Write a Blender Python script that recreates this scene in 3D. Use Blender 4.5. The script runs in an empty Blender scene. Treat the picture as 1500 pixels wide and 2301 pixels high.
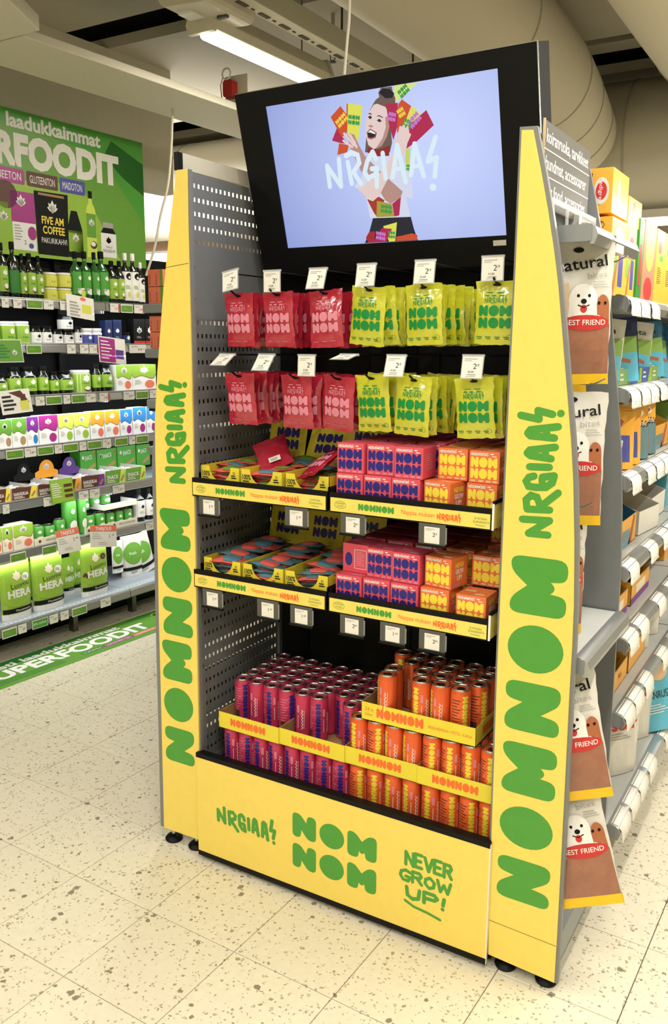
import bpy, bmesh, math, random
from mathutils import Vector, Matrix
from mathutils.geometry import tessellate_polygon
random.seed(7)
PI = math.pi
C = bpy.context.scene.collection
SC = bpy.context.scene
# ------------------------------------------------------------------ camera
CAMP = Vector((1.5716, -1.8572, 1.5489)); YAW, PITCH, ROLL = -.5361, .1923, .0053
_f = Vector((math.sin(YAW)*math.cos(PITCH), math.cos(YAW)*math.cos(PITCH), -math.sin(PITCH)))
_r = Vector((math.cos(YAW), -math.sin(YAW), 0)); _u = _r.cross(_f)
_r2 = math.cos(ROLL)*_r + math.sin(ROLL)*_u; _u2 = -math.sin(ROLL)*_r + math.cos(ROLL)*_u
cam = bpy.data.objects.new('camera', bpy.data.cameras.new('camera')); C.objects.link(cam)
_m = Matrix((_r2, _u2, -_f)).transposed().to_4x4(); _m.translation = CAMP; cam.matrix_world = _m
cam.data.sensor_fit = 'HORIZONTAL'; cam.data.sensor_width = 36; cam.data.lens = 36*1935.3/1500
cam.data.clip_start = .02; cam.data.clip_end = 60
SC.camera = cam
# ------------------------------------------------------------------ view, world, lamps
SC.view_settings.view_transform = 'Standard'; SC.view_settings.look = 'None'
SC.view_settings.gamma = 1; SC.view_settings.use_curve_mapping = False
SC.view_settings.exposure = 0.0
try:
    SC.cycles.max_bounces = 6; SC.cycles.diffuse_bounces = 3; SC.cycles.glossy_bounces = 3
    SC.cycles.transparent_max_bounces = 6; SC.cycles.caustics_reflective = False; SC.cycles.caustics_refractive = False
    SC.cycles.sample_clamp_indirect = 4
except Exception: pass
w = bpy.data.worlds.new('world'); SC.world = w; w.use_nodes = True
w.node_tree.nodes['Background'].inputs[0].default_value = (1, .93, .82, 1)
w.node_tree.nodes['Background'].inputs[1].default_value = .35
WARM = (1, .965, .89)
def area(name, loc, sx, sy, power, col=WARM, rot=(0, 0, 0), spread=None):
    l = bpy.data.lights.new(name, 'AREA'); l.shape = 'RECTANGLE'; l.size = sx; l.size_y = sy
    l.energy = power; l.color = col
    if spread: l.spread = spread
    o = bpy.data.objects.new(name, l); C.objects.link(o); o.location = loc; o.rotation_euler = rot
    return o
CEIL_Z = 3.3
# rows of ceiling fixtures (x, y), with unseen fill added behind the camera; the lamp under each body is added by its builder
FIX_POWER = 26
FIXTURES = [(-1.03, 1.86), (1.42, -1.5), (1.42, .1), (2.4, -2.2), (2.4, .6), (2.4, 2.3), (.2, -3.2), (1.2, -3.3), (-1.0, -.9), (-1.0, -2.7), (2.4, 5.4), (-1.0, 6.0), (.8, 6.8), (2.4, 3.4)]
# ------------------------------------------------------------------ materials
MATS = {}
def lin(h):
    h = h.lstrip('#'); c = [int(h[i:i+2], 16)/255 for i in (0, 2, 4)]
    return [x/12.92 if x <= .04045 else ((x+.055)/1.055)**2.4 for x in c]
def M(name, hexc='#808080', rough=.5, metal=0, emis=0, var=.05, scale=30, bump=0, coat=0, alpha=1, trans=0):
    if name in MATS: return MATS[name]
    m = bpy.data.materials.new(name); m.use_nodes = True; MATS[name] = m
    nt = m.node_tree; b = nt.nodes['Principled BSDF']; c = lin(hexc)
    b.inputs['Roughness'].default_value = rough; b.inputs['Metallic'].default_value = metal
    if coat: b.inputs['Coat Weight'].default_value = coat; b.inputs['Coat Roughness'].default_value = .08
    if trans: b.inputs['Transmission Weight'].default_value = trans
    if alpha < 1: b.inputs['Alpha'].default_value = alpha
    if emis:
        b.inputs['Emission Color'].default_value = (*c, 1); b.inputs['Emission Strength'].default_value = emis
        b.inputs['Base Color'].default_value = (0.01, 0.01, 0.01, 1); return m
    tc = nt.nodes.new('ShaderNodeTexCoord'); n = nt.nodes.new('ShaderNodeTexNoise'); n.inputs['Scale'].default_value = scale
    n.inputs['Detail'].default_value = 2
    nt.links.new(tc.outputs['Object'], n.inputs['Vector'])
    r = nt.nodes.new('ShaderNodeMapRange'); r.inputs['To Min'].default_value = 1-var; r.inputs['To Max'].default_value = 1+var
    nt.links.new(n.outputs['Fac'], r.inputs['Value'])
    mx = nt.nodes.new('ShaderNodeVectorMath'); mx.operation = 'SCALE'; mx.inputs[0].default_value = c
    nt.links.new(r.outputs[0], mx.inputs['Scale']); nt.links.new(mx.outputs[0], b.inputs['Base Color'])
    if bump:
        bp = nt.nodes.new('ShaderNodeBump'); bp.inputs['Strength'].default_value = bump; bp.inputs['Distance'].default_value = .004
        nt.links.new(n.outputs['Fac'], bp.inputs['Height']); nt.links.new(bp.outputs[0], b.inputs['Normal'])
    return m
M('yellow', '#F3D866', .38); M('green', '#4B9A35', .4); M('grey_metal', '#7E8080', .42, .1); M('black', '#0a0a0a', .5)
M('dark', '#131412', .6); M('white', '#EDEBE4', .45); M('paper', '#E9E6DC', .6); M('ink', '#222222', .6); M('chrome', '#C9C9C6', .25, .9)
M('rail', '#A9ABAA', .28, .7); M('shelf_grey', '#8A8D8D', .4, .15); M('shelf_light', '#B9BAB4', .45); M('shelf_blue', '#AEB6BE', .35, .1)
M('kraft', '#A9855A', .8); M('orange_ink', '#F0702A', .45); M('purple_ink', '#332A78', .45); M('pink_ink', '#D88699', .4)
M('bag_red', '#B02439', .18, .0, 0, .12, 45, .6, 1); M('bag_yellow', '#C6C630', .2, 0, 0, .08, 45, .6, 1)
M('green_ink', '#118A3C', .35); M('box_red', '#DC4F62', .42); M('box_orange', '#E6743F', .42); M('box_yink', '#F7DC45', .4)
M('can_pink', '#CB395F', .3, .25); M('can_orange', '#E8632F', .3, .2); M('can_yink', '#E9D23A', .3, .2); M('navy_ink', '#2C2A84', .3, .2)
M('alu', '#B8B6B0', .25, .95); M('alu_dark', '#6E6C66', .35, .9); M('tray_yellow', '#EAD63A', .5); M('clear', '#F4F6F6', .08, 0, 0, 0, 10, 0, 0, .25)
M('leafgreen', '#93BA3E', .35); M('dkgreen', '#2F7D32', .4); M('midgreen', '#659B36', .4); M('glass_dark', '#15180f', .12, 0, 0, .05, 20, 0, .6)
M('glass_green', '#1F5A22', .12, 0, 0, .05, 20, 0, .6); M('purple', '#7A2E8E', .4); M('magenta', '#A32C80', .4); M('lime', '#CBDD55', .4)
M('orange', '#F0A02A', .4); M('blue', '#2E7FC4', .4); M('navy', '#22305E', .35); M('red', '#C8312F', .4); M('brown', '#5A3220', .5)
M('cream', '#EFE3C8', .5); M('violet_blue', '#4B4F9E', .35); M('jar_yellow', '#D9D85A', .3); M('pedi', '#F2AE3A', .4); M('sky', '#5FB4CF', .35)
M('teal', '#2A6F96', .4); M('grey_card', '#A6A49C', .6); M('salmon', '#E4785C', .5); M('meat', '#A06A52', .3, 0, 0, .25, 40, .3, .3)
M('bag_white', '#DAD6CC', .3, 0, 0, .06, 30, .4, .2); M('dog_cream', '#E3BE97', .6); M('dog_brown', '#A9623C', .6); M('bag_foot', '#F4C41C', .35)
M('sign_grey', '#5F5C55', .6); M('wall_cream', '#D0CAB4', .8); M('duct', '#DCD5C0', .75, 0, 0, .04, 3); M('ceil', '#BDB7A4', .85, 0, 0, .05, 2)
M('beamc', '#DCD6C0', .7); M('lamp_white', '#D8D2BE', .5); M('ceil_dark', '#55544c', .8); M('box_blue', '#3B57A6', .4); M('denta', '#86AA4E', .35)
M('grout', '#7d7260', .9); M('lilac', '#5D3A86', .4); M('coral', '#E5655A', .35); M('bluegrey', '#5D8793', .3, 0, 0, .12, 60, .3, .3)
M('tube', '#FFF6E0', 1, 0, 9); M('led', '#F2F6FF', 1, 0, 4)
for _n in ('black', 'dark'): MATS[_n].node_tree.nodes['Principled BSDF'].inputs['Specular IOR Level'].default_value = .2
def terrazzo():
    m = bpy.data.materials.new('terrazzo'); m.use_nodes = True; MATS['terrazzo'] = m
    nt = m.node_tree; N = nt.nodes; L = nt.links; b = N['Principled BSDF']; b.inputs['Roughness'].default_value = .42
    g = N.new('ShaderNodeNewGeometry'); info = N.new('ShaderNodeObjectInfo')
    def mix(a, bb, fac, av=None, bv=None):
        x = N.new('ShaderNodeMix'); x.data_type = 'RGBA'
        if a is not None: L.new(a, x.inputs[6])
        else: x.inputs[6].default_value = av
        if bb is not None: L.new(bb, x.inputs[7])
        else: x.inputs[7].default_value = bv
        L.new(fac, x.inputs[0]); return x.outputs[2]
    cur = None
    base = (*lin('#EAE3CC'), 1); base2 = (*lin('#DAD1B6'), 1)
    n = N.new('ShaderNodeTexNoise'); n.inputs['Scale'].default_value = 45; n.inputs['Detail'].default_value = 5; L.new(g.outputs['Position'], n.inputs['Vector'])
    cur = mix(None, None, n.outputs['Fac'], base, base2)
    rr = N.new('ShaderNodeMapRange'); rr.inputs['To Min'].default_value = .0; rr.inputs['To Max'].default_value = .28; L.new(info.outputs['Random'], rr.inputs['Value'])
    cur = mix(cur, None, rr.outputs[0], bv=(*lin('#DECFB8'), 1))
    wn = N.new('ShaderNodeTexNoise'); wn.inputs['Scale'].default_value = 90; L.new(g.outputs['Position'], wn.inputs['Vector'])
    wv = N.new('ShaderNodeVectorMath'); wv.operation = 'MULTIPLY_ADD'; wv.inputs[1].default_value = (.016, .016, 0); L.new(wn.outputs['Color'], wv.inputs[0]); L.new(g.outputs['Position'], wv.inputs[2])
    for sc_, thr, pick, col in ((52, .14, .50, '#BBAD8F'), (85, .19, .42, '#94866A'), (40, .19, .16, '#716855'), (120, .22, .38, '#A89B7E'), (64, .17, .12, '#9A8452')):
        v = N.new('ShaderNodeTexVoronoi'); v.inputs['Scale'].default_value = sc_; L.new(wv.outputs[0], v.inputs['Vector'])
        sp = N.new('ShaderNodeSeparateColor'); L.new(v.outputs['Color'], sp.inputs[0])
        a = N.new('ShaderNodeMath'); a.operation = 'LESS_THAN'; a.inputs[1].default_value = pick; L.new(sp.outputs[0], a.inputs[0])
        t = N.new('ShaderNodeMath'); t.operation = 'MULTIPLY'; t.inputs[1].default_value = thr*2; L.new(sp.outputs[1], t.inputs[0])
        d = N.new('ShaderNodeMath'); d.operation = 'LESS_THAN'; L.new(v.outputs['Distance'], d.inputs[0]); L.new(t.outputs[0], d.inputs[1])
        mm = N.new('ShaderNodeMath'); mm.operation = 'MULTIPLY'; L.new(a.outputs[0], mm.inputs[0]); L.new(d.outputs[0], mm.inputs[1])
        ms = N.new('ShaderNodeMath'); ms.operation = 'MULTIPLY'; ms.inputs[1].default_value = .85; L.new(mm.outputs[0], ms.inputs[0])
        cur = mix(cur, None, ms.outputs[0], bv=(*lin(col), 1))
    L.new(cur, b.inputs['Base Color'])
terrazzo()
# ------------------------------------------------------------------ object helpers
def thing(name, label, cat, loc=(0, 0, 0), rz=0, group=None, rx=0, ry=0):
    o = bpy.data.objects.new(name, None); C.objects.link(o); o.empty_display_size = .05
    o.location = loc; o.rotation_euler = (rx, ry, rz); o['label'] = label; o['category'] = cat
    if group: o['group'] = group
    return o
def tag(o, label, cat, group=None):
    o['label'] = label; o['category'] = cat
    if group: o['group'] = group
    return o
def dup(root, loc=None, rot=None, label=None, group=None, scale=None):
    r = root.copy(); C.objects.link(r)
    if loc is not None: r.location = loc
    if rot is not None: r.rotation_euler = rot
    if scale is not None: r.scale = scale
    if label: r['label'] = label
    if group: r['group'] = group
    for ch in CH(root):
        c = ch.copy(); C.objects.link(c); c.parent = r
        for g in CH(ch):
            d = g.copy(); C.objects.link(d); d.parent = c
            KIDS.setdefault(c.name, []).append(d)
        KIDS.setdefault(r.name, []).append(c)
    return r
KIDS = {}
def CH(o): return KIDS.get(o.name, [])
def par(o, p):
    if p is not None: o.parent = p; KIDS.setdefault(p.name, []).append(o)
    return o
class MB:
    def __init__(s): s.v = []; s.f = []; s.m = []; s.ms = []
    def mi(s, mat):
        if mat not in s.ms: s.ms.append(mat)
        return s.ms.index(mat)
    def add(s, vs, fs, mat):
        k = len(s.v); s.v += [tuple(p) for p in vs]; i = s.mi(mat)
        for f in fs: s.f.append([k+j for j in f]); s.m.append(i)
        return s
    def box(s, x0, x1, y0, y1, z0, z1, mat):
        if x0 > x1: x0, x1 = x1, x0
        if y0 > y1: y0, y1 = y1, y0
        if z0 > z1: z0, z1 = z1, z0
        return s.add([(x0,y0,z0),(x1,y0,z0),(x1,y1,z0),(x0,y1,z0),(x0,y0,z1),(x1,y0,z1),(x1,y1,z1),(x0,y1,z1)],
                     [(0,3,2,1),(4,5,6,7),(0,1,5,4),(1,2,6,5),(2,3,7,6),(3,0,4,7)], mat)
    def prism(s, pts, a0, a1, mat, axis='y', mat2=None):
        """2D polygon (u, v) extruded along axis: y -> (u, a, v), x -> (a, u, v), z -> (u, v, a)"""
        n = len(pts); mp = {'y': lambda u, v, a: (u, a, v), 'x': lambda u, v, a: (a, u, v), 'z': lambda u, v, a: (u, v, a)}[axis]
        vs = [mp(u, v, a0) for u, v in pts]+[mp(u, v, a1) for u, v in pts]
        tr = tessellate_polygon([[Vector((u, v, 0)) for u, v in pts]])
        s.add(vs, [tuple(t) for t in tr], mat2 or mat)
        k = len(s.v)-2*n
        i = s.mi(mat)
        for t in tr: s.f.append([k+n+j for j in reversed(t)]); s.m.append(i)
        for j in range(n): s.f.append([k+j, k+(j+1) % n, k+n+(j+1) % n, k+n+j]); s.m.append(i)
        return s
    def lathe(s, prof, mat, n=20, cx=0, cy=0, z0=0, sq=0, caps=True):
        vs = []
        for r, z in prof:
            for k in range(n):
                a = 2*PI*k/n; c, d = math.cos(a), math.sin(a)
                q = 1
                if sq: q = 1/max(abs(c), abs(d))**sq
                vs.append((cx+r*c*q, cy+r*d*q, z0+z))
        fs = []
        for i in range(len(prof)-1):
            for k in range(n): fs.append((i*n+k, i*n+(k+1) % n, (i+1)*n+(k+1) % n, (i+1)*n+k))
        if caps: fs.append(tuple(range(n-1, -1, -1))); fs.append(tuple((len(prof)-1)*n+k for k in range(n)))
        return s.add(vs, fs, mat)
    def tube(s, pts, r, mat, n=8, rs=None):
        pts = [Vector(p) for p in pts]; vs = []; up0 = None
        for i, p in enumerate(pts):
            t = (pts[min(i+1, len(pts)-1)]-pts[max(i-1, 0)]).normalized()
            up = Vector((0, 0, 1)) if abs(t.z) < .9 else Vector((1, 0, 0))
            if up0 is not None: up = up0
            a = t.cross(up).normalized(); bb = a.cross(t).normalized(); up0 = bb
            rr = rs[i] if rs else r
            for k in range(n): vs.append(p+rr*(math.cos(2*PI*k/n)*a+math.sin(2*PI*k/n)*bb))
        fs = [(i*n+k, i*n+(k+1) % n, (i+1)*n+(k+1) % n, (i+1)*n+k) for i in range(len(pts)-1) for k in range(n)]
        fs += [tuple(range(n-1, -1, -1)), tuple((len(pts)-1)*n+k for k in range(n))]
        return s.add(vs, fs, mat)
    def mesh(s, name, smooth=False):
        me = bpy.data.meshes.new(name); me.from_pydata(s.v, [], s.f)
        for m in s.ms: me.materials.append(MATS[m])
        me.polygons.foreach_set('material_index', s.m)
        bm = bmesh.new(); bm.from_mesh(me); bmesh.ops.recalc_face_normals(bm, faces=bm.faces); bm.to_mesh(me); bm.free()
        if smooth:
            me.polygons.foreach_set('use_smooth', [True]*len(me.polygons))
            try: me.set_sharp_from_angle(angle=.7)
            except Exception: pass
        return me
    def build(s, name, parent=None, smooth=False, bevel=0):
        o = bpy.data.objects.new(name, s.mesh(name, smooth)); C.objects.link(o); par(o, parent)
        if bevel:
            md = o.modifiers.new('bevel', 'BEVEL'); md.width = bevel; md.segments = 2; md.limit_method = 'ANGLE'
        return o
def obj(name, me, parent=None):
    o = bpy.data.objects.new(name, me); C.objects.link(o); return par(o, parent)
def structure(o): o['kind'] = 'structure'; return o
# ------------------------------------------------------------------ flat print (art) helpers
def rpoly(pts, seg=4):
    out = []; n = len(pts)
    for i in range(n):
        x, y, r = pts[i] if len(pts[i]) == 3 else (*pts[i], 0)
        if r <= 0: out.append((x, y)); continue
        p = Vector((x, y)); a = Vector(pts[i-1][:2])-p; b = Vector(pts[(i+1) % n][:2])-p
        la = min(r, a.length*.49); lb = min(r, b.length*.49); A = p+a.normalized()*la; B = p+b.normalized()*lb
        for k in range(seg+1):
            t = k/seg; q = A*(1-t)**2+p*2*t*(1-t)+B*t*t; out.append((q.x, q.y))
    return out
GN = rpoly([(0,0,.17),(.34,0,.16),(.385,.34,.0),(.66,.0,.14),(1,0,.2),(1,1,.2),(.64,1,.15),(.59,.68,0),(.32,1,.15),(0,1,.2)])
GM = rpoly([(0,0,.2),(.37,0,.15),(.40,.29,0),(.44,.24,.03),(.5,.21,.03),(.56,.24,.03),(.60,.29,0),(.63,0,.15),(1,0,.2),(1,1,.2),(.74,1,.16),(.5,.70,0),(.26,1,.16),(0,1,.2)])
GO = [(.5+.5*math.cos(2*PI*k/28), .5+.5*math.sin(2*PI*k/28)) for k in range(28)]
NRG = {'N': [[(.032,.065),(.037,.003)],[(.035,.005),(.002,.037)],[(0,.038),(.005,0)]],
 'R': [[(.055,.057),(.06,.003)],[(.057,.056),(.078,.059),(.089,.048),(.086,.034),(.071,.027),(.061,.025)],[(.066,.024),(.102,-.016)]]}
# hand lettering "NRGIAA!" : letter strokes in a frame about .275 long and .09 high
NRGS = [[(.003,.004),(.002,.05)],[(.002,.05),(.036,.002)],[(.036,.002),(.033,.066)],
 [(.057,.056),(.06,.003)],[(.057,.056),(.078,.059),(.089,.048),(.086,.034),(.071,.027),(.061,.025)],[(.066,.024),(.100,-.014)],
 [(.133,.043),(.129,.055),(.12,.061),(.109,.055),(.108,.039),(.11,.015),(.121,.001),(.137,-.003),(.132,.024),(.121,.024)],
 [(.153,.055),(.155,.009)],
 [(.2,-.002),(.190,.056),(.183,.062),(.178,.054),(.174,.006)],[(.194,.021),(.177,.019)],
 [(.245,-.006),(.235,.057),(.227,.063),(.222,.056),(.22,.001)],[(.24,.022),(.22,.018)],
 [(.266,.081),(.259,.038),(.278,.042),(.271,.008)],[(.2735,-.0095),(.274,-.0105)]]
TXT = {}
def text_shape(s, bold=.0):
    key = (s, bold)
    if key not in TXT:
        cu = bpy.data.curves.new('t', 'FONT'); cu.body = s; cu.resolution_u = 3; cu.offset = bold; cu.fill_mode = 'FRONT'
        o = bpy.data.objects.new('t', cu); C.objects.link(o)
        dg = bpy.context.evaluated_depsgraph_get(); me = o.evaluated_get(dg).to_mesh()
        vs = [(v.co.x, v.co.y) for v in me.vertices]; fs = [tuple(p.vertices) for p in me.polygons]
        o.evaluated_get(dg).to_mesh_clear(); bpy.data.objects.remove(o); bpy.data.curves.remove(cu)
        x0 = min(v[0] for v in vs); x1 = max(v[0] for v in vs)
        TXT[key] = ([(v[0]-x0, v[1]) for v in vs], fs, x1-x0)
    return TXT[key]
class Art:
    def __init__(s): s.it = []; s.L = 1; s.T = None
    def _add(s, mat, vs, fs):
        if s.T: vs = [s.T(x, y) for x, y in vs]
        s.it.append((mat, vs, fs, s.L)); return s
    def poly(s, mat, pts):
        return s._add(mat, list(pts), [tuple(t) for t in tessellate_polygon([[Vector((x, y, 0)) for x, y in pts]])])
    def rect(s, mat, x, y, w, h): return s._add(mat, [(x,y),(x+w,y),(x+w,y+h),(x,y+h)], [(0,1,2,3)])
    def ell(s, mat, cx, cy, rx, ry, n=18): return s._add(mat, [(cx+rx*math.cos(2*PI*k/n), cy+ry*math.sin(2*PI*k/n)) for k in range(n)], [tuple(range(n))])
    def stroke(s, mat, pts, w, n=8):
        """one round-capped ribbon per stroke; each crossing stroke lies a hair higher"""
        r = w/2
        for i in range(1, len(pts)-1):   # sharp corners start a stroke of their own
            a = Vector((pts[i][0]-pts[i-1][0], pts[i][1]-pts[i-1][1])); b = Vector((pts[i+1][0]-pts[i][0], pts[i+1][1]-pts[i][1]))
            if a.length and b.length and a.normalized().dot(b.normalized()) < .45: s.stroke(mat, pts[:i+1], w, n); return s.stroke(mat, pts[i:], w, n)
        P = [Vector((p[0], p[1])) for p in pts]; P = [p for i, p in enumerate(P) if i == 0 or (p-P[i-1]).length > 1e-6]
        if len(P) == 1: P.append(P[0]+Vector((r*.02+1e-5, 0)))
        s.n = getattr(s, 'n', 0)+1; L0 = s.L; Lf, Rt = [], []
        for i, p in enumerate(P):
            a = (P[i]-P[i-1]).normalized() if i else (P[1]-P[0]).normalized(); b = (P[i+1]-P[i]).normalized() if i < len(P)-1 else a
            na, nb = Vector((-a.y, a.x)), Vector((-b.y, b.x)); m = na+nb; m = m.normalized() if m.length > .2 else na; k = min(1/max(m.dot(na), .3), 1.7)
            if na.dot(nb) > .3: Lf.append(p+m*r*k); Rt.append(p-m*r*k)
            else:
                o = 1 if a.x*b.y-a.y*b.x > 0 else -1   # sharp corner: round the outer side
                arc = [p-o*r*(na*(1-t)+nb*t).normalized() if (na*(1-t)+nb*t).length > .05 else p+a*r for t in (0, .25, .5, .75, 1)]
                inner = p+m*o*r*min(k, 1.3)
                if o > 0: Rt += arc; Lf.append(inner)
                else: Lf += arc; Rt.append(inner)
        def cap(c, d): ang = math.atan2(d.y, d.x); return [Vector((c.x+r*math.cos(ang+PI/2-PI*k/(n//2)), c.y+r*math.sin(ang+PI/2-PI*k/(n//2)))) for k in range(1, n//2)]
        ring = Lf+cap(P[-1], P[-1]-P[-2])+Rt[::-1]+cap(P[0], P[0]-P[1])
        s.L = L0+.12*(s.n % 9); s.poly(mat, [(q.x, q.y) for q in ring]); s.L = L0
        return s
    def text(s, mat, st, x, y, h, w=None, al='l', bold=.0, rot=0):
        vs, fs, W = text_shape(st, bold); k = h/.72; kx = k if w is None else w/W; tw = W*kx
        ox = {'l': 0, 'c': -tw/2, 'r': -tw}[al]; c, d = math.cos(rot), math.sin(rot)
        return s._add(mat, [(x+(a*kx+ox)*c-b*k*d, y+(a*kx+ox)*d+b*k*c) for a, b in vs], fs)
    def nom(s, mat, x, y, w, h, word='NOM', gap=.07):
        ws = {'N': .92, 'O': 1, 'M': 1.08}; tot = sum(ws[c] for c in word)+gap*(len(word)-1); k = w/tot; cx = x
        for c in word:
            G = {'N': GN, 'O': GO, 'M': GM}[c]; s.poly(mat, [(cx+px*ws[c]*k, y+py*h) for px, py in G]); cx += (ws[c]+gap)*k
        return s
    def nrg(s, mat, x, y, w, th=.013):
        k = w/.275
        for st in NRGS: s.stroke(mat, [(x+a*k, y+b*k) for a, b in st], th*k)
        return s
    def leaf(s, mat, cx, cy, r):
        r *= 1.35; cy -= r*.25
        for a, l in ((0, 1), (.62, .86), (-.62, .86), (1.2, .72), (-1.2, .72)):
            c, d = math.cos(a), math.sin(a)
            pts = [(0, -.3), (.30, .12), (.26, .5), (.0, .98), (-.26, .5), (-.30, .12)]
            s.poly(mat, [(cx+r*(px*l*c+py*l*d), cy+r*(-px*l*d+py*l*c)) for px, py in pts])
        return s
    def lines(s, mat, x, y, w, n, h=.002, gap=.004):
        for i in range(n): s.rect(mat, x, y-i*gap, w*(.7+.3*((i*37) % 5)/4), h)
        return s
    def mesh(s, name, f, us=(), vs=(), eps=.0003):
        ms = []; V = []; F = []; MI = []
        for mat, pv, pf, L in s.it:
            k = len(V); V += [(x, y, L*.001) for x, y in pv]
            if mat not in ms: ms.append(mat)
            for q in pf: F.append([k+j for j in q]); MI.append(ms.index(mat))
        me = bpy.data.meshes.new(name); me.from_pydata(V, [], F)
        for m in ms: me.materials.append(MATS[m])
        me.polygons.foreach_set('material_index', MI)
        if us or vs:
            bm = bmesh.new(); bm.from_mesh(me)
            for u in us: bmesh.ops.bisect_plane(bm, geom=bm.verts[:]+bm.edges[:]+bm.faces[:], plane_co=(u,0,0), plane_no=(1,0,0))
            for v in vs: bmesh.ops.bisect_plane(bm, geom=bm.verts[:]+bm.edges[:]+bm.faces[:], plane_co=(0,v,0), plane_no=(0,1,0))
            bm.to_mesh(me); bm.free()
        for v in me.vertices: v.co = f(v.co.x, v.co.y, eps*(v.co.z/.001))
        me.update()
        return me
    def on(s, name, f, parent, **k): return obj(name, s.mesh(name, f, **k), parent)
def front(y=0): return lambda u, v, h: (u, y-h, v)          # facing -y
def top(z=0): return lambda u, v, h: (u, v, z+h)
def cyl(R, cx=0, cy=0): return lambda u, v, h: (cx+(R+h)*math.sin(u/R), cy-(R+h)*math.cos(u/R), v)   # u = arc length, facing -y at u=0
def frange(a, b, n): return [a+(b-a)*i/n for i in range(1, n)]
ORD = ['first','second','third','fourth','fifth','sixth','seventh','eighth','ninth','tenth','eleventh','twelfth','thirteenth','fourteenth','fifteenth','sixteenth','seventeenth','eighteenth','nineteenth','twentieth']
ORD += [a+'-'+b for a in ('twenty','thirty') for b in ORD[:9]]
# ================================================================== SETTING
TH = -.0310
def tilexy(u, v):
    x = (u+.17702)*.3; y = (v-1.91971)*.3; c, s = math.cos(TH), math.sin(TH)
    return (c*x-s*y, s*x+c*y)
fl = MB(); fl.box(-5.2, 4.2, -4.5, 9, -.12, -.0125, 'grout'); floor = structure(fl.build('floor'))
g = .0011; t0 = MB(); a = .15-g
t0.add([(-a,-a,-.012),(a,-a,-.012),(a,a,-.012),(-a,a,-.012),(-a,-a,-.0012),(a,-a,-.0012),(a,a,-.0012),(-a,a,-.0012),(-a+.0012,-a+.0012,0),(a-.0012,-a+.0012,0),(a-.0012,a-.0012,0),(-a+.0012,a-.0012,0)],
 [(0,1,5,4),(1,2,6,5),(2,3,7,6),(3,0,4,7),(4,5,9,8),(5,6,10,9),(6,7,11,10),(7,4,8,11),(8,9,10,11)], 'terrazzo')
tm = t0.mesh('floor_tile'); cells = []
for u in range(-17, 15):
    for v in range(-12, 29):
        x, y = tilexy(u+.5, v+.5); d = Vector((x, y, 0))-CAMP; z = d.dot(_f)
        sx = d.dot(_r2)/max(z, .01); sy = d.dot(_u2)/max(z, .01)
        vis = z > .2 and abs(sx) < .5 and abs(sy) < .75
        cells.append((0 if vis else 1, d.length, x, y))
cells.sort()
rest = MB()
for i, (_, _, x, y) in enumerate(cells):
    if i < 300:
        o = obj('floor_tile', tm, floor); o.location = (x, y, 0); o.rotation_euler = (0, 0, TH)
    else:
        c, s = math.cos(TH), math.sin(TH); rest.add([(x+c*p-s*q, y+s*p+c*q, 0) for p, q in ((-a,-a),(a,-a),(a,a),(-a,a))], [(0,1,2,3)], 'terrazzo')
r = rest.build('floor_tile', floor); r['kind'] = 'stuff'
# floor print strip in front of the left racks
LT = .05
def LW(s, d, z=0):
    """left rack frame: s along the racks, d behind the rail plane, z up -> world"""
    x0 = -2.0; return (x0+math.sin(LT)*s-math.cos(LT)*d, math.cos(LT)*s+math.sin(LT)*d, z)
LROT = PI/2-LT
st = thing('floor_sticker', 'long green printed strip stuck on the floor in front of the left racks', 'floor sticker', (-1.735, 1.13, 0), PI/2-.058)
m = MB(); m.box(-1.6, .95, -.16, .13, .0003, .0016, 'midgreen'); m.build('sheet', st)
A = Art(); A.L = 1
A.poly('dkgreen', [(-1.6,.13),(-1.6,.02),(-.4,.05),(.3,.13)]); A.poly('green', [(.35,.13),(.95,-.05),(.95,.13)])
A.L = 2; A.text('white', 'taasti laadukkaimmat', -.56, .048, .052, .88, bold=.03); A.text('white', 'SUPERFOODIT', -.60, -.068, .098, 1.05, bold=.04)
A.rect('dkgreen', -.07, -.118, .13, .03); A.rect('magenta', .07, -.118, .20, .03); A.rect('salmon', .28, -.118, .17, .03); A.rect('violet_blue', .46, -.118, .14, .03)
for i in range(3): A.rect('dkgreen', -.9, -.088-i*.018, .72, .006)
A.L = 3
for x, w_, t_ in ((-.06,.11,'LUOMU'),(.085,.17,'LISÄAINEETON'),(.295,.14,'GLUTEENITON'),(.475,.11,'MAIDOTON')): A.text('white', t_, x, -.112, .018, w_)
A.leaf('lime', .60, .07, .03); A.poly('black', [(.66,-.02),(.72,.06),(.80,.0),(.78,-.05),(.70,-.04)]); A.poly('white', [(.72,.0),(.78,.09),(.92,.05),(.95,-.02),(.84,-.06)])
A.on('lettering', lambda u, v, h: (u, v, .0016+h), st)
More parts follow.
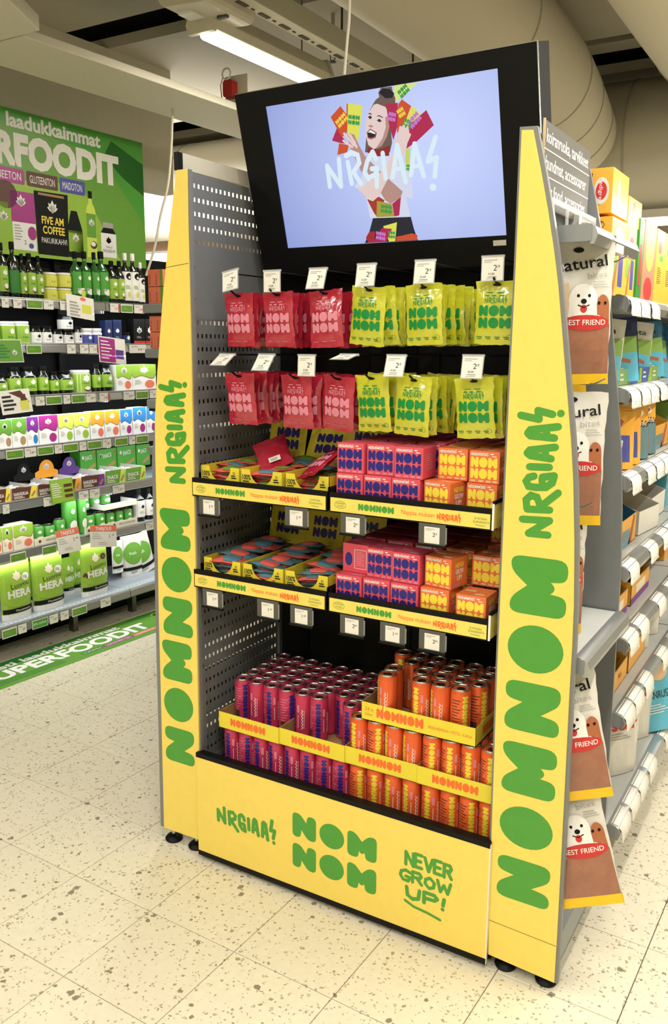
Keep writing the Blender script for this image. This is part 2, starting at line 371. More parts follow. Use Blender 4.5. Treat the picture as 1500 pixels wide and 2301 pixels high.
# walls, ceiling
def wall(n, x0, x1, y0, y1, z0, z1, mt='wall_cream'): return structure(MB().box(x0, x1, y0, y1, z0, z1, mt).build(n))
wall('wall_left', -5.3, -5.2, -4.5, 9, 0, 3.6); wall('wall_right', 4.2, 4.3, -4.5, 9, 0, 3.6); wall('wall_back', -5.2, 4.2, 8.9, 9.0, 0, 3.6); wall('wall_front', -5.2, 4.2, -4.6, -4.5, 0, 3.6)
wall('ceiling', -5.2, 4.2, -4.5, 9, 3.55, 3.65, 'ceil_dark')
ys = [-4.5, -2.2, -1.85, 1.98, 2.30, 3.60, 4.30, 6.5, 6.8, 8.9]
cp = MB()
for i in range(0, len(ys), 2): cp.box(-5.2, 4.2, ys[i], ys[i+1], CEIL_Z, CEIL_Z+.06, 'ceil')
structure(cp.build('trim_1'))
for n, (y0, y1, z) in enumerate(((1.98, 2.30, 3.45), (3.60, 3.76, 3.37), (3.82, 4.0, 3.34), (-2.15, -1.95, 3.36))):
    structure(MB().box(-5.2, 4.2, y0, y1, z, z+.05, 'ceil').build('trim_%d' % (n+2)))
# bulkhead above the left racks
bh = MB(); P = [LW(-3.5, .62), LW(2.80, .62), LW(2.80, .72), LW(-3.5, .72)]
bh.add([(p[0], p[1], 2.53) for p in P]+[(p[0], p[1], 3.3) for p in P], [(0,1,2,3),(4,5,6,7),(0,1,5,4),(1,2,6,5),(2,3,7,6),(3,0,4,7)], 'wall_cream'); structure(bh.build('wall_bulkhead'))
# long boxed beam
bm_ = MB(); bx = -1.66
def slab(mb, s0, s1, x0, x1, z0, z1, mt, ang=.028, x=bx):
    P = [(x+math.sin(ang)*s+dx, s, z) for z in (z0, z1) for s, dx in ((s0, x0), (s1, x0), (s1, x1), (s0, x1))]
    mb.add(P, [(0,3,2,1),(4,5,6,7),(0,1,5,4),(1,2,6,5),(2,3,7,6),(3,0,4,7)], mt)
slab(bm_, .83, 6, -.42, 0, 2.80, 2.838, 'beamc', .055, -1.585); structure(bm_.build('trim_8', bevel=.004))
bm_ = MB(); slab(bm_, -3.5, .815, -.42, 0, 2.80, 2.86, 'beamc', -.60, -.965); structure(bm_.build('trim_9', bevel=.004))
# ducts
def duct(name, label, pts, r, seams):
    t = thing(name, label, 'air duct', pts[0]); o = Vector(pts[0]); P = []
    for i in range(len(pts)-1):
        a_, b_ = Vector(pts[i]), Vector(pts[i+1])
        for k in range(6): P.append(a_.lerp(b_, k/6)-o)
    P.append(Vector(pts[-1])-o)
    for _ in range(3): P = [P[0]]+[(P[i-1]+2*P[i]+P[i+1])/4 for i in range(1, len(P)-1)]+[P[-1]]
    MB().tube(P, r, 'duct', 40).build('duct_body', t, True)
    for s in seams:
        i = min(int(s*(len(P)-1)), len(P)-2); d = (P[i+1]-P[i]).normalized()*.006
        MB().tube([P[i]-d, P[i]+d], r+.004, 'ceil', 40).build('seam_ring', t, True)
duct('air_duct', 'fat cream round air duct under the ceiling, bending away behind the screen', [(-.06,-1.2,3.0),(-.04,.3,3.0),(-.03,2.2,3.0),(-.06,3.1,2.98),(-.10,3.6,2.92),(-.12,3.92,2.85)], .275, (.2, .42, .6, .75, .9))
duct('air_duct', 'very wide cream horizontal air duct crossing behind the dog food racks', [(-5.1,4.42,2.82),(-2,4.42,2.82),(.6,4.42,2.82),(4.1,4.42,2.82)], .44, (.2, .42, .66, .8))
duct('air_duct', 'second fat cream air duct in the top right corner under the ceiling', [(.84,-1.2,3.0),(.84,.6,3.0),(.84,2.2,3.0),(.86,3.9,3.0)], .27, (.3, .55, .8))
# ceiling fixtures
def fixture(x, y, first=False):
    lab = 'lit white batten light hanging above the screen display' if first else 'unseen white batten ceiling light in the row of lamps overhead'
    t = thing('batten_light', lab, 'ceiling light', (x, y, 2.94), -.03, None if first else 'batten ceiling lights')
    h = MB(); h.prism([(-.075,.0),(-.06,-.035),(.06,-.035),(.075,0),(.05,.06),(-.05,.06)], -.46, .46, 'lamp_white', 'y'); h.build('housing', t, bevel=.004)
    for s in (-1, 1): MB().prism([(-.085,-.01),(-.07,-.05),(.07,-.05),(.085,-.01),(.05,.075),(-.05,.075)], s*.46, s*.485, 'lamp_white', 'y').build('end_cap', t)
    MB().tube([(0,-.455,-.045),(0,.455,-.045)], .028, 'tube', 12).build('tube', t, True)
    for s in (-.3, .3): MB().tube([(0, s, .05), (0, s, CEIL_Z-2.94)], .003, 'ceil_dark', 6).build('hanger', t)
    o = area('batten_lamp', (x, y, 2.86), .10, .92, FIX_POWER*(1.0 if not first else .8))
    return t
for i, (x, y) in enumerate(FIXTURES): fixture(x, y, i == 0)
tr = thing('cable_trunking', 'long white slotted trunking carrying the lit batten above the display', 'cable tray', (-.84, 1.0, 3.0), -.01)
m = MB(); m.box(-.03,.06,-.55,2.6,-.02,.075,'beamc'); m.build('channel', tr, bevel=.003)
m = MB()
for k in range(9): m.box(-.012, .010, .05+k*.16, .12+k*.16, -.024, -.0205, 'ceil_dark'); m.box(-.004, .004, .15+k*.16, .17+k*.16, -.024, -.0205, 'ceil_dark')
m.build('slots', tr)
for y in (.35, 1.2, 2.0): MB().tube([(.02, y, .07), (.02, y, .5)], .006, 'ceil_dark').build('hanger', tr)
pr = thing('junction_box', 'white plastic connection box at the near end of the lit batten', 'box', (-1.02, 1.36, 2.98), .0)
m = MB(); m.prism(rpoly([(-.11,-.03,.05),(.17,-.05,.05),(.17,.12,.04),(-.11,.12,.04)]), -.16, .16, 'lamp_white', 'y'); m.build('case', pr, bevel=.01)
m = MB(); m.box(-.05,.03,-.10,-.02,-.050,-.036,'white'); m.box(.08,.13,.0,.02,-.056,-.045,'ceil_dark'); m.build('clip', pr)
# sprinkler heads
def sprinkler(x, y, z, lab):
    t = thing('sprinkler', lab, 'sprinkler', (x, y, z)); MB().lathe([(.02,0),(.018,.04),(.01,.05),(.01,CEIL_Z-z)], 'ceil', 12).build('pipe', t, True)
    m = MB(); m.tube([(-.014,0,0),(-.014,0,-.03),(0,0,-.04)], .003, 'alu_dark'); m.tube([(.014,0,0),(.014,0,-.03),(0,0,-.04)], .003, 'alu_dark'); m.lathe([(.02,-.045),(.02,-.041)], 'alu_dark', 12); m.build('head', t)
sprinkler(-1.035, 2.49, 3.1, 'small brass sprinkler head hanging right of the lit batten'); sprinkler(.16, 2.4, 3.16, 'tiny sprinkler head right above the top edge of the screen')
# red alarm device on plate
t = thing('alarm_beacon', 'small red alarm device with white ring cable on a white plate', 'alarm', (-1.56, 2.22, 2.855))
MB().box(-.04,.11,.05,.055,0,.15,'lamp_white').build('plate', t)
MB().prism(rpoly([(-.02,.03,.02),(.045,.03,.02),(.045,.12,.02),(-.02,.12,.02)]), .0, .05, 'red', 'y').build('beacon_body', t, bevel=.004)
ring = MB(); ring.tube([(.015+.028*math.cos(k*PI/8), -.01, .145+.028*math.sin(k*PI/8)) for k in range(17)], .005, 'white'); ring.tube([(-.02,.0,.13),(-.05,.02,.1),(-.05,.03,.04),(-.03,.04,0)], .003, 'white'); ring.build('cable_loop', t, True)
def cable(pts, r, lab):
    o = Vector(pts[-1]); P = [Vector(p)-o for p in pts]
    for _ in range(2): P = [P[0]]+[q for i in range(len(P)-1) for q in (P[i].lerp(P[i+1], .25), P[i].lerp(P[i+1], .75))]+[P[-1]]
    c_ = MB().tube(P, r, 'lamp_white').build('power_cable', None, True); c_.location = o; tag(c_, lab, 'cable')
cable([(.20,.5,CEIL_Z),(.192,.55,2.56),(.20,.5,2.35),(.24,.40,2.10)], .0045, 'white cable hanging from the ceiling down behind the screen')
cable([(-1.755,2.0,2.80),(-1.757,2.0,2.76),(-1.77,2.0,2.6),(-1.80,2.0,2.4),(-1.87,2.0,2.25),(-1.905,2.0,2.1),(-1.97,1.98,1.93)], .007, 'white cable hanging down beside the green poster to the rack top')
# far lit cabinet seen past the poster
t = thing('lit_cabinet', 'far lit wall cabinet with pink fascia seen right of the green poster', 'cabinet', (-3.55, 3.42, 0))
m = MB(); m.box(-.6,.9,.0,.35,0,2.24,'white'); m.build('carcass', t); m = MB(); m.box(-.6,.9,-.03,.35,2.245,2.32,'dog_cream'); m.build('fascia', t)
m = MB(); m.box(-.6,.9,-.05,-.0,2.17,2.22,'led'); m.build('lamp', t); area('cabinet_lamp', (-3.3, 3.72, 2.34), 1.4, .2, 26, (1,.97,.95), (PI, 0, 0))
t = thing('batten_light', 'far lit batten light low over the racks at the right edge', 'ceiling light', (.62, 4.2, 2.34), PI/2)
MB().box(-.04,.04,-.5,.5,.02,.07,'lamp_white').build('housing', t); MB().tube([(0,-.48,0),(0,.48,0)], .03, 'tube', 12).build('tube', t, True)

# ================================================================== DISPLAY STAND
W = .926
ds = thing('display_stand', 'grey steel shop display stand with yellow lettered end panels and yellow plinth', 'display stand', (0, 0, 0))
LL = [(-.021,1.999),(-.05,1.854),(-.082,1.674),(-.111,1.472),(-.126,1.341),(-.130,1.217),(-.132,1.084),(-.134,.903),(-.138,.726),(-.140,.542),(-.145,.176),(-.147,.052)]
LR = [(-.003,.055),(.003,.345),(.009,.951),(.012,1.455),(.012,1.853),(.014,1.999)]
RR = [(1.098,.028),(1.098,.154),(1.096,.399),(1.094,.603),(1.092,.78),(1.092,.878),(1.090,.981),(1.083,1.12),(1.072,1.262),(1.062,1.349),(1.050,1.435),(1.016,1.675),(1.003,1.746),(.986,1.827),(.971,1.89),(.946,1.990)]
RL = [(.922,1.992),(.922,1.715),(.920,1.448),(.920,.8),(.926,.142),(.929,.038)]
gl = [(x-.018 if z < 1.25 else x-.004, z) for x, z in LL]; gl[-1] = (gl[-1][0], .05)
m = MB(); m.prism(gl+[(x+.004, z) for x, z in LR], .003, .016, 'grey_metal'); m.build('end_board', ds)
lb = MB().prism(LL+LR, -.002, .0028, 'yellow').build('end_panel', ds)
lb['label'] = 'yellow left end panel with vertical green lettering'
m = MB(); m.prism([(x+.008, z-.004 if z < .1 else z+.008) for x, z in RR]+[(x-.006, z+.008 if z > 1.9 else z) for x, z in RL], .003, .016, 'grey_metal'); m.build('end_board', ds)
rb = MB().prism(RR+RL, -.002, .0028, 'yellow').build('end_panel', ds)
rb['label'] = 'yellow right end panel with vertical green lettering'
for (p, bx0, bx1, seam) in ((lb, -.132, -.006, [(-.068,1.752),(.012,1.760)]), (rb, .93, 1.09, [(.926,.135),(1.098,.128)])):
    A = Art(); A.stroke('brown', seam, .0012); A.on('seam_line', front(-.0021), p)
def vert(z0, z1, x0, x1, word, p, tilt=0):
    A = Art()  # letters run upwards: letter x -> z, letter y -> -x
    G = {'N': GN, 'O': GO, 'M': GM}[word]
    A.poly('green', [(x1-(x1-x0)*py, z0+(z1-z0)*px) for px, py in G]); A.on('letter', front(-.0021), p)
for wd, z0, z1 in (('N',.214,.326),('O',.359,.466),('M',.496,.626),('N',.657,.780),('O',.806,.920),('M',.944,1.080)): vert(z0, z1, .943, 1.074, wd, rb)
for wd, z0, z1 in (('N',.292,.404),('O',.427,.534),('M',.556,.680),('N',.700,.816),('O',.834,.940),('M',.960,1.082)): vert(z0, z1, -.128 if z0 < .6 else -.120, -.014 if z0 < .6 else -.007, wd, lb)
for p, x1, z0 in ((rb, 1.028, 1.131), (lb, -.022, 1.163)):
    A = Art()
    for stt in NRGS: A.stroke('green', [(x1-b*.98, z0+a_) for a_, b in stt], .0165)
    A.on('hand_lettering', front(-.0021), p)
# side walls
def perforated(x, th):
    y0, y1, dy, dz, hw, hh = .042, .448, .0192, .0364, .0088, .0115
    mb = MB(); rows = [1.9685-k*dz for k in range(5)]+[1.606-k*dz for k in range(37)]
    rows = [z for z in rows if z > .3]
    zs = [2.0]
    for z in rows: zs += [z+hh/2, z-hh/2]
    zs.append(.3)
    n = int((y1-y0-.012)/dy)
    for i in range(0, len(zs), 2): mb.add([(x,y0,zs[i]),(x,y1,zs[i]),(x,y1,zs[i+1]),(x,y0,zs[i+1])], [(0,1,2,3)], 'grey_metal')
    for z in rows:
        e = y0
        for k in range(n):
            c_ = y0+.016+k*dy; mb.add([(x,e,z+hh/2),(x,c_-hw/2,z+hh/2),(x,c_-hw/2,z-hh/2),(x,e,z-hh/2)], [(0,1,2,3)], 'grey_metal'); e = c_+hw/2
        mb.add([(x,e,z+hh/2),(x,y1,z+hh/2),(x,y1,z-hh/2),(x,e,z-hh/2)], [(0,1,2,3)], 'grey_metal')
    bmx = mb.build('perforated_panel', ds); md = bmx.modifiers.new('thick', 'SOLIDIFY'); md.thickness = .0016; md.offset = 0
    return bmx
for x, s in ((-.012, 1), (W+.012, -1)):
    perforated(x, s)
    if s == 1:
        for za, zb in ((.06,.372),(.424,.572),(.664,1.075),(1.135,1.298),(1.332,1.445),(1.476,1.590),(1.622,1.80)): MB().box(x-.030, x-.026, .03, .44, za, zb, 'alu_dark').build('outer_plate', ds)
    MB().box(x-.006, x+.012*s+.0, .016, .042, .06, 2.0, 'grey_metal').build('post', ds)
    MB().box(x-.006, x+.010*s, .436, .462, .06, 2.0, 'grey_metal').build('post', ds)
    m = MB(); m.box(x-.004, x+.004, .042, .436, .06, .3, 'grey_metal'); m.build('side_plate', ds)
    if s == 1:
        for z in (1.96, 1.752, 1.668, 1.245, .968, .607, .2): MB().lathe([(.0055,0),(.005,.003),(.001,.004)], 'chrome', 10).build('screw', ds).matrix_local = Matrix.Translation((x+.012, .029, z)) @ Matrix.Rotation(PI/2, 4, 'Y')
m = MB(); m.box(-.011, W+.011, .452, .458, .06, 1.99, 'dark'); m.build('back_panel', ds)['label'] = 'black back panel'
for x in (.09, .463, .836):
    m = MB(); m.box(x-.016, x+.016, .446, .4518, .3, 1.72, 'black'); m.build('upright', ds)
m = MB(); m.box(0, W, .012, .45, .27, .289, 'dark'); m.box(0, W, .012, .45, .06, .08, 'dark'); m.build('deck', ds)
# plinth
bp = MB().box(.0005, W-.0015, -.012, -.004, .030, .336, 'yellow').build('plinth_panel', ds)
m = MB(); m.box(0, W, -.013, -.003, .336, .350, 'black'); m.box(0, W, -.003, .012, .30, .350, 'black'); m.build('top_trim', ds)['label'] = 'black top edge trim'
MB().box(0, W, -.0125, -.003, .014, .030, 'black').build('bottom_trim', ds)['label'] = 'dark bottom edge trim'
MB().box(W-.0015, W+.001, -.0125, -.003, .014, .345, 'white').build('edge_strip', ds)
A = Art(); A.T = lambda x, y: (.083+x*.79, .148+y*.62+.0)
A.T = None
k = .74
for stt in NRGS: A.stroke('green', [(.078+a_*k, .150+b*k-.0*a_) for a_, b in stt], .0115)
A.on('hand_lettering', front(-.0121), bp)
for word, z in (('NOM', .188), ('NOM', .094)):
    A = Art()
    for c_, x0, x1 in (('N', .345, .423), ('O', .434, .513), ('M', .523, .613)):
        A.poly('green', [(x0+(x1-x0)*px, z+.073*py) for px, py in {'N': GN, 'O': GO, 'M': GM}[c_]])
    A.on('logo', front(-.0121), bp)
A = Art()
HL = {'N': [[(0,0),(0,1)],[(0,1),(.7,0)],[(.7,0),(.7,1)]], 'E': [[(.6,1),(0,1),(0,.5),(.5,.5)],[(0,.5),(0,0),(.6,0)]], 'V': [[(0,1),(.35,0),(.7,1)]],
 'R': [[(0,0),(0,1),(.5,1),(.62,.78),(.5,.55),(0,.5)],[(.3,.5),(.65,0)]], 'G': [[(.7,.85),(.4,1),(.08,.8),(0,.4),(.2,.05),(.55,0),(.7,.4),(.4,.42)]],
 'O': [[(.35,1),(.05,.75),(.02,.35),(.3,0),(.6,.2),(.66,.65),(.35,1)]], 'W': [[(0,1),(.2,0),(.45,.7),(.7,0),(.9,1)]], 'U': [[(0,1),(.05,.25),(.3,0),(.6,.2),(.65,1)]],
 'P': [[(0,0),(0,1),(.5,1),(.65,.75),(.5,.5),(0,.45)]], '!': [[(.1,1),(.05,.4)],[(.03,.03),(.04,.02)]]}
def hand(A, mat, s, x, y, w_, h, th):
    wd = {'W': 1.1, '!': .3}; tot = sum(wd.get(c_, .88) for c_ in s); kx = w_/tot; cx = x
    for i, c_ in enumerate(s):
        for stt in HL[c_]: A.stroke(mat, [(cx+a_*kx, y+b*h+(.06*h if i % 2 else 0)) for a_, b in stt], th)
        cx += wd.get(c_, .88)*kx
hand(A, 'green', 'NEVER', .699, .218, .135, .036, .0095); hand(A, 'green', 'GROW', .684, .171, .150, .030, .009); hand(A, 'green', 'UP!', .703, .124, .118, .030, .0105)
A.stroke('green', [(.699,.113),(.725,.103),(.765,.099),(.800,.092)], .0075)
A.on('hand_lettering', front(-.0121), bp)
for x, y, lab in ((-.135,.03,0),(-.045,.035,0),(.965,.03,0),(1.07,.03,0),(-.02,.43,0),(.94,.43,0)):
    f_ = MB(); f_.lathe([(.026,0),(.028,.006),(.022,.014),(.010,.020)], 'black', 18, x, y, 0); f_.lathe([(.007,.018),(.007,.035),(.011,.036),(.011,.044),(.006,.045),(.006,.062)], 'chrome', 10, x, y, 0); f_.build('foot', ds, True)
# rear tapered board on the right side
R2 = [(x+.0, z) for x, z in RR]+[(.93,1.992),(.93,.04)]
MB().prism(R2, .452, .464, 'grey_metal').build('end_board', ds)
MB().box(-.028, -.016, .02, .40, 2.004, 2.045, 'lamp_white').build('top_rail', ds); MB().box(-.030, -.016, .0, .018, 2.0, 2.045, 'dark').build('clip', ds)

# ================================================================== SCREEN
tv = thing('display_screen', 'wide black flat screen tilted down, showing a woman holding candy bags', 'screen', (.4529, .2613, 2.0037)); tv.rotation_mode = 'XYZ'
tv.matrix_world = Matrix.Translation((.4529, .2613, 2.0037)) @ Matrix.Rotation(-.0206, 4, 'Z') @ Matrix.Rotation(.2819, 4, 'X') @ Matrix.Rotation(.0044, 4, 'Y')
m = MB(); x0, x1, z0, z1 = -.431, .431, -.262, .230; sx0, sx1, sz = -.335, .335, .1885
m.box(x0, sx0, -.006, .0, z0, z1, 'black'); m.box(sx1, x1, -.006, 0, z0, z1, 'black'); m.box(sx0, sx1, -.006, 0, sz, z1, 'black'); m.box(sx0, sx1, -.006, 0, z0, -sz, 'black')
m.build('bezel', tv)
m = MB(); m.box(x0, x1, 0, .078, z0, z1, 'dark'); m.build('case', tv)['label'] = 'dark grey casing'
m = MB(); m.box(x0, x1, -.0065, .0, z1, z1+.0018, 'alu'); m.box(x1, x1+.0015, -.0065, .0, z0, z1, 'alu'); m.build('edge_trim', tv)['label'] = 'thin bright metal edge'
m = MB(); m.box(.300,.334,-.009,-.006,-.212,-.199,'lamp_white'); m.build('badge', tv)['label'] = 'small pale plate under the picture'
m = MB(); m.box(-.10,.10,.055,.15,-.2,.05,'dark'); m.build('mount', tv)
def emat(n, h, s=1.0): return M('e_'+n, h, 1, 0, s)
for n, h in dict(bag_y='#C9D65A', gy='#D8E88A', hair='#6B5A50', blk='#1B1620', mag='#B3224E', org='#D0502A', org2='#A8352A', yel='#E0E25A', scarf='#8E2226', shirt='#D6DCF0', short='#222230', olive='#A8A03A', red='#A8252F',
  skin='#E8CFCB', skin2='#B98E84', lip='#A8504E', white='#F4F4FA', eye='#2F2B36', brow='#4A3A36', wt='#DDF0FA', gr='#3C9A4A', pk='#C77AD0', yt='#F0D44A', bl='#4E7FD0', wh2='#C0C8E4').items(): emat(n, h, .95)
mm = bpy.data.materials.new('screen_glow'); mm.use_nodes = True; MATS['screen_glow'] = mm; nt = mm.node_tree; b = nt.nodes['Principled BSDF']; b.inputs['Base Color'].default_value = (.01,.01,.012,1); b.inputs['Roughness'].default_value = .2
tc = nt.nodes.new('ShaderNodeTexCoord'); gt = nt.nodes.new('ShaderNodeTexGradient'); gt.gradient_type = 'SPHERICAL'; mp = nt.nodes.new('ShaderNodeMapping'); mp.inputs['Scale'].default_value = (1.9, 1, 2.4)
mp.inputs['Location'].default_value = (-.25, 0, -.1)
cr = nt.nodes.new('ShaderNodeValToRGB'); cr.color_ramp.elements[0].color = (*lin('#94A3DC'), 1); cr.color_ramp.elements[1].color = (*lin('#C6D2FF'), 1); cr.color_ramp.elements[1].position = .8
nt.links.new(tc.outputs['Object'], mp.inputs[0]); nt.links.new(mp.outputs[0], gt.inputs[0]); nt.links.new(gt.outputs[0], cr.inputs[0]); nt.links.new(cr.outputs[0], b.inputs['Emission Color']); b.inputs['Emission Strength'].default_value = .98
m = MB(); m.add([(sx0,-.001,-sz),(sx1,-.001,-sz),(sx1,-.001,sz),(sx0,-.001,sz)], [(0,1,2,3)], 'screen_glow'); sc_ = m.build('screen', tv)
ART=[('bag_y',[(.0766,.0388),(.0883,.0408),(.077,-.0355),(.071,.0126)]),('gy',[(.0593,.15),(.0588,.1862),(.0653,.1888),(.1269,.1872),(.0806,.1596)]),('hair',[(-.0044,.1538),(.0047,.163),(.0157,.1678),(.0145,.1782),(.0235,.1883),(.0538,.1869),(.0558,.1729),(.0606,.1601),(.0588,.146),(.0476,.1371),(.0391,.0903),(.0391,.0586),(.0297,.036),(-.0436,.0433),(-.0362,.0729),(-.0288,.1106),(-.0169,.1387)]),('blk',[(.0157,.1781),(.0283,.1856),(.0481,.182),(.0593,.1704),(.0519,.1612),(.0329,.1626)]),('mag',[(-.1395,.0816),(-.1196,.1101),(-.1053,.0867),(-.0941,.0703),(-.1104,.0719)]),('org',[(-.1286,.045),(-.1186,.0728),(-.0894,.0654),(-.0975,.0486)]),('org',[(-.1343,.1388),(-.1004,.1614),(-.0817,.1337),(-.0835,.1039),(-.0962,.0923),(-.1081,.087)]),('org',[(-.081,.1643),(-.0756,.1647),(-.0803,.125),(-.0883,.1259)]),('yel',[(-.0769,.1649),(-.0344,.1544),(-.0474,.1105),(-.0619,.0669),(-.0908,.0917)]),('scarf',[(-.0314,.054),(-.0006,.0455),(.0319,.0529),(.0261,.0277),(-.003,.0273),(-.0383,.0427)]),('shirt',[(-.0883,-.0374),(-.0635,-.0191),(-.0401,.0298),(-.0053,.0297),(.0261,.0277),(.0503,.0339),(.0723,.0018),(.0852,-.0428),(.0821,-.0821),(.0632,-.0763),(.0704,-.1284),(.0199,-.1274),(-.0505,-.1228),(-.0566,-.0672),(-.0783,-.045)]),('short',[(-.0423,-.1234),(.0718,-.1273),(.0775,-.1583),(.0861,-.1886),(-.0764,-.1873),(-.0581,-.1575)]),('mag',[(.0204,-.091),(.0489,-.0752),(.038,-.1217),(.0232,-.123)]),('org2',[(-.0534,-.0743),(-.016,-.0703),(-.0011,-.0804),(-.0283,-.122),(-.0377,-.1098)]),('olive',[(-.024,-.0799),(.0191,-.0909),(.0232,-.123),(-.0311,-.1218)]),('red',[(-.0716,-.1733),(-.0581,-.1575),(-.0388,-.1586),(-.0483,-.1876),(-.0651,-.1874)]),('org',[(.0221,-.176),(.071,-.1694),(.0863,-.1749),(.0836,-.1874),(.0208,-.1864)]),('yel',[(-.0137,-.146),(.0293,-.1383),(.018,-.187),(-.0011,-.1869)]),('mag',[(-.0509,-.1863),(-.0184,-.1504),(.0125,-.1545),(-.0094,-.1872)]),('skin2',[(-.0902,.096),(-.0694,.0894),(-.0595,.0645),(-.0449,.0346),(.0022,-.0137),(.0557,-.0624),(.0473,-.0773),(.0164,-.0907),(.0016,-.0806),(-.027,-.0312),(-.0612,-.0036),(-.0873,.0608)]),('skin',[(.0485,.0618),(.0674,.0913),(.0899,.0888),(.0909,.0637),(.0732,.0317),(.029,-.0117),(-.0157,-.068),(-.0364,-.0801),(-.0493,-.0746),(-.0783,-.045),(-.0404,-.03),(.0089,-.0033),(.0429,.0368)]),('skin',[(-.0019,.1525),(.0086,.1533),(.0305,.1433),(.0387,.1279),(.0387,.1029),(.0268,.0747),(.0083,.0532),(-.0162,.0481),(-.0306,.0593),(-.035,.0814),(-.0324,.111),(-.0201,.1349)]),('skin2',[(.0276,.1209),(.0407,.1193),(.0387,.1029),(.0268,.0747),(.0083,.0532),(-.0108,.0482),(.0134,.0719),(.0257,.096)]),('mag',[(.0328,.1513),(.0667,.1481),(.0622,.1002),(.0435,.0634),(.0356,.1032)]),('org',[(.0676,.1449),(.0788,.1547),(.1029,.1365),(.0844,.106),(.0556,.0779)]),('yel',[(.1053,.1362),(.1277,.1152),(.0902,.0908),(.0754,.0946)]),('mag',[(.0904,.0929),(.1432,.1225),(.1602,.086),(.1086,.0534),(.0779,.0397),(.0908,.0741)]),('lip',[(-.031,.0906),(-.0198,.0985),(-.0017,.0863),(-.0067,.0751),(-.0208,.0723),(-.0304,.0766)]),('blk',[(-.0292,.0889),(-.0197,.0955),(-.0042,.0855),(-.0084,.0781),(-.0203,.0763),(-.028,.0785)]),('white',[(-.0283,.0896),(-.0195,.0951),(-.0052,.0856),(-.0082,.0834),(-.0212,.0889)]),('eye',[(-.0227,.1257),(-.0156,.1291),(-.0106,.1233),(-.0169,.1198)]),('eye',[(.0022,.1155),(.0104,.1183),(.0165,.1113),(.008,.1102)]),('brow',[(-.0218,.1319),(-.0173,.1356),(-.01,.1316),(-.0108,.1296),(-.0178,.1325)]),('brow',[(.0016,.1243),(.0102,.1267),(.0211,.1206),(.0203,.1186),(.0098,.1238)]),('skin2',[(-.0241,.1058),(-.0166,.1071),(-.0088,.1024),(-.0144,.1),(-.022,.1022)])]
STK=[('skin',.0066,[(-.0732,.0637),(-.0986,.0947)]),('skin',.0066,[(-.0696,.0699),(-.0853,.0922)]),('skin',.0061,[(-.0792,.06),(-.104,.0778)]),('skin',.0066,[(-.0658,.0586),(-.0804,.0884)]),('skin',.0066,[(.0554,.0547),(.0674,.0913)]),('skin',.0066,[(.0658,.0558),(.0778,.0932)]),('skin',.0066,[(.0733,.055),(.0874,.0891)]),('skin',.0061,[(.0779,.0503),(.0925,.0718)]),('wt',.0128,[(-.164,-.0323),(-.1643,.021),(-.1286,-.0345),(-.1247,.0346)]),('wt',.0128,[(-.0984,.0243),(-.0942,-.0301)]),('wt',.0128,[(-.1015,.0402),(-.084,.0468),(-.066,.0389),(-.0635,.0188),(-.0843,-.0016)]),('wt',.0128,[(-.0843,-.0016),(-.0656,-.0336)]),('wt',.0128,[(-.0126,.025),(-.0197,.042),(-.0387,.0209),(-.0504,-.0046),(-.0419,-.021),(-.0192,-.014),(-.0124,.0008)]),('wt',.0128,[(-.0279,.0011),(-.0124,.0008),(-.0192,-.0441)]),('wt',.0128,[(.0092,.0359),(.01,-.0254)]),('wt',.0128,[(.0314,-.024),(.0536,.0507),(.0675,-.0391)]),('wt',.0102,[(.0402,-.0061),(.0585,-.0056)]),('wt',.0128,[(.0847,-.0242),(.1031,.0487),(.1204,-.0295)]),('wt',.0102,[(.0921,-.0044),(.1125,-.0041)]),('wt',.0128,[(.1624,.0581),(.136,.0043),(.1609,.0104),(.1509,-.0332)]),('wt',.0179,[(.1429,-.0584),(.1441,-.0589)])]
A = Art(); A.L = 1
def wrap(nm, pts): A.poly('e_'+nm, [(max(-.3345, min(.3345, x)), max(-.1883, min(.1883, y))) for x, y in pts])
for i, (nm, pts) in enumerate(ART): A.L = 1+i*.5; wrap(nm, pts)
A.L = 20
def tilted(mat, p0, p1, h, word='NOM'):
    x, y = p0; dx, dy = p1[0]-x, p1[1]-y; L_ = math.hypot(dx, dy); c_, s_ = dx/L_, dy/L_
    A.T = lambda u, v: (x+u*c_-v*s_, y+u*s_+v*c_); A.nom(mat, 0, 0, L_, h, word); A.nom(mat, 0, -h*1.15, L_, h, word); A.T = None
tilted('e_gr', (-.081,.128), (-.048,.121), .011); tilted('e_yt', (-.117,.118), (-.087,.138), .010); tilted('e_pk', (.093,.093), (.122,.115), .011)
tilted('e_pk', (.037,.122), (.057,.116), .010); tilted('e_gr', (.078,.104), (.098,.092), .010); tilted('e_yt', (.064,.122), (.082,.130), .010)
tilted('e_gr', (-.014,-.099), (.018,-.105), .010); tilted('e_pk', (-.038,-.167), (-.010,-.173), .010); tilted('e_gr', (.0,-.168), (.02,-.17), .009); tilted('e_gr', (.073,.165), (.098,.181), .010)
tilted('e_gr', (.073,-.004), (.086,-.006), .007)
for i, (nm, w_, pts) in enumerate(STK): A.L = 24 if nm == 'skin' else 27; A.stroke('e_'+nm, pts, w_, 12)
A.on('picture', lambda u, v, h: (u, -.0012-h*.35, v), sc_, eps=.0002)
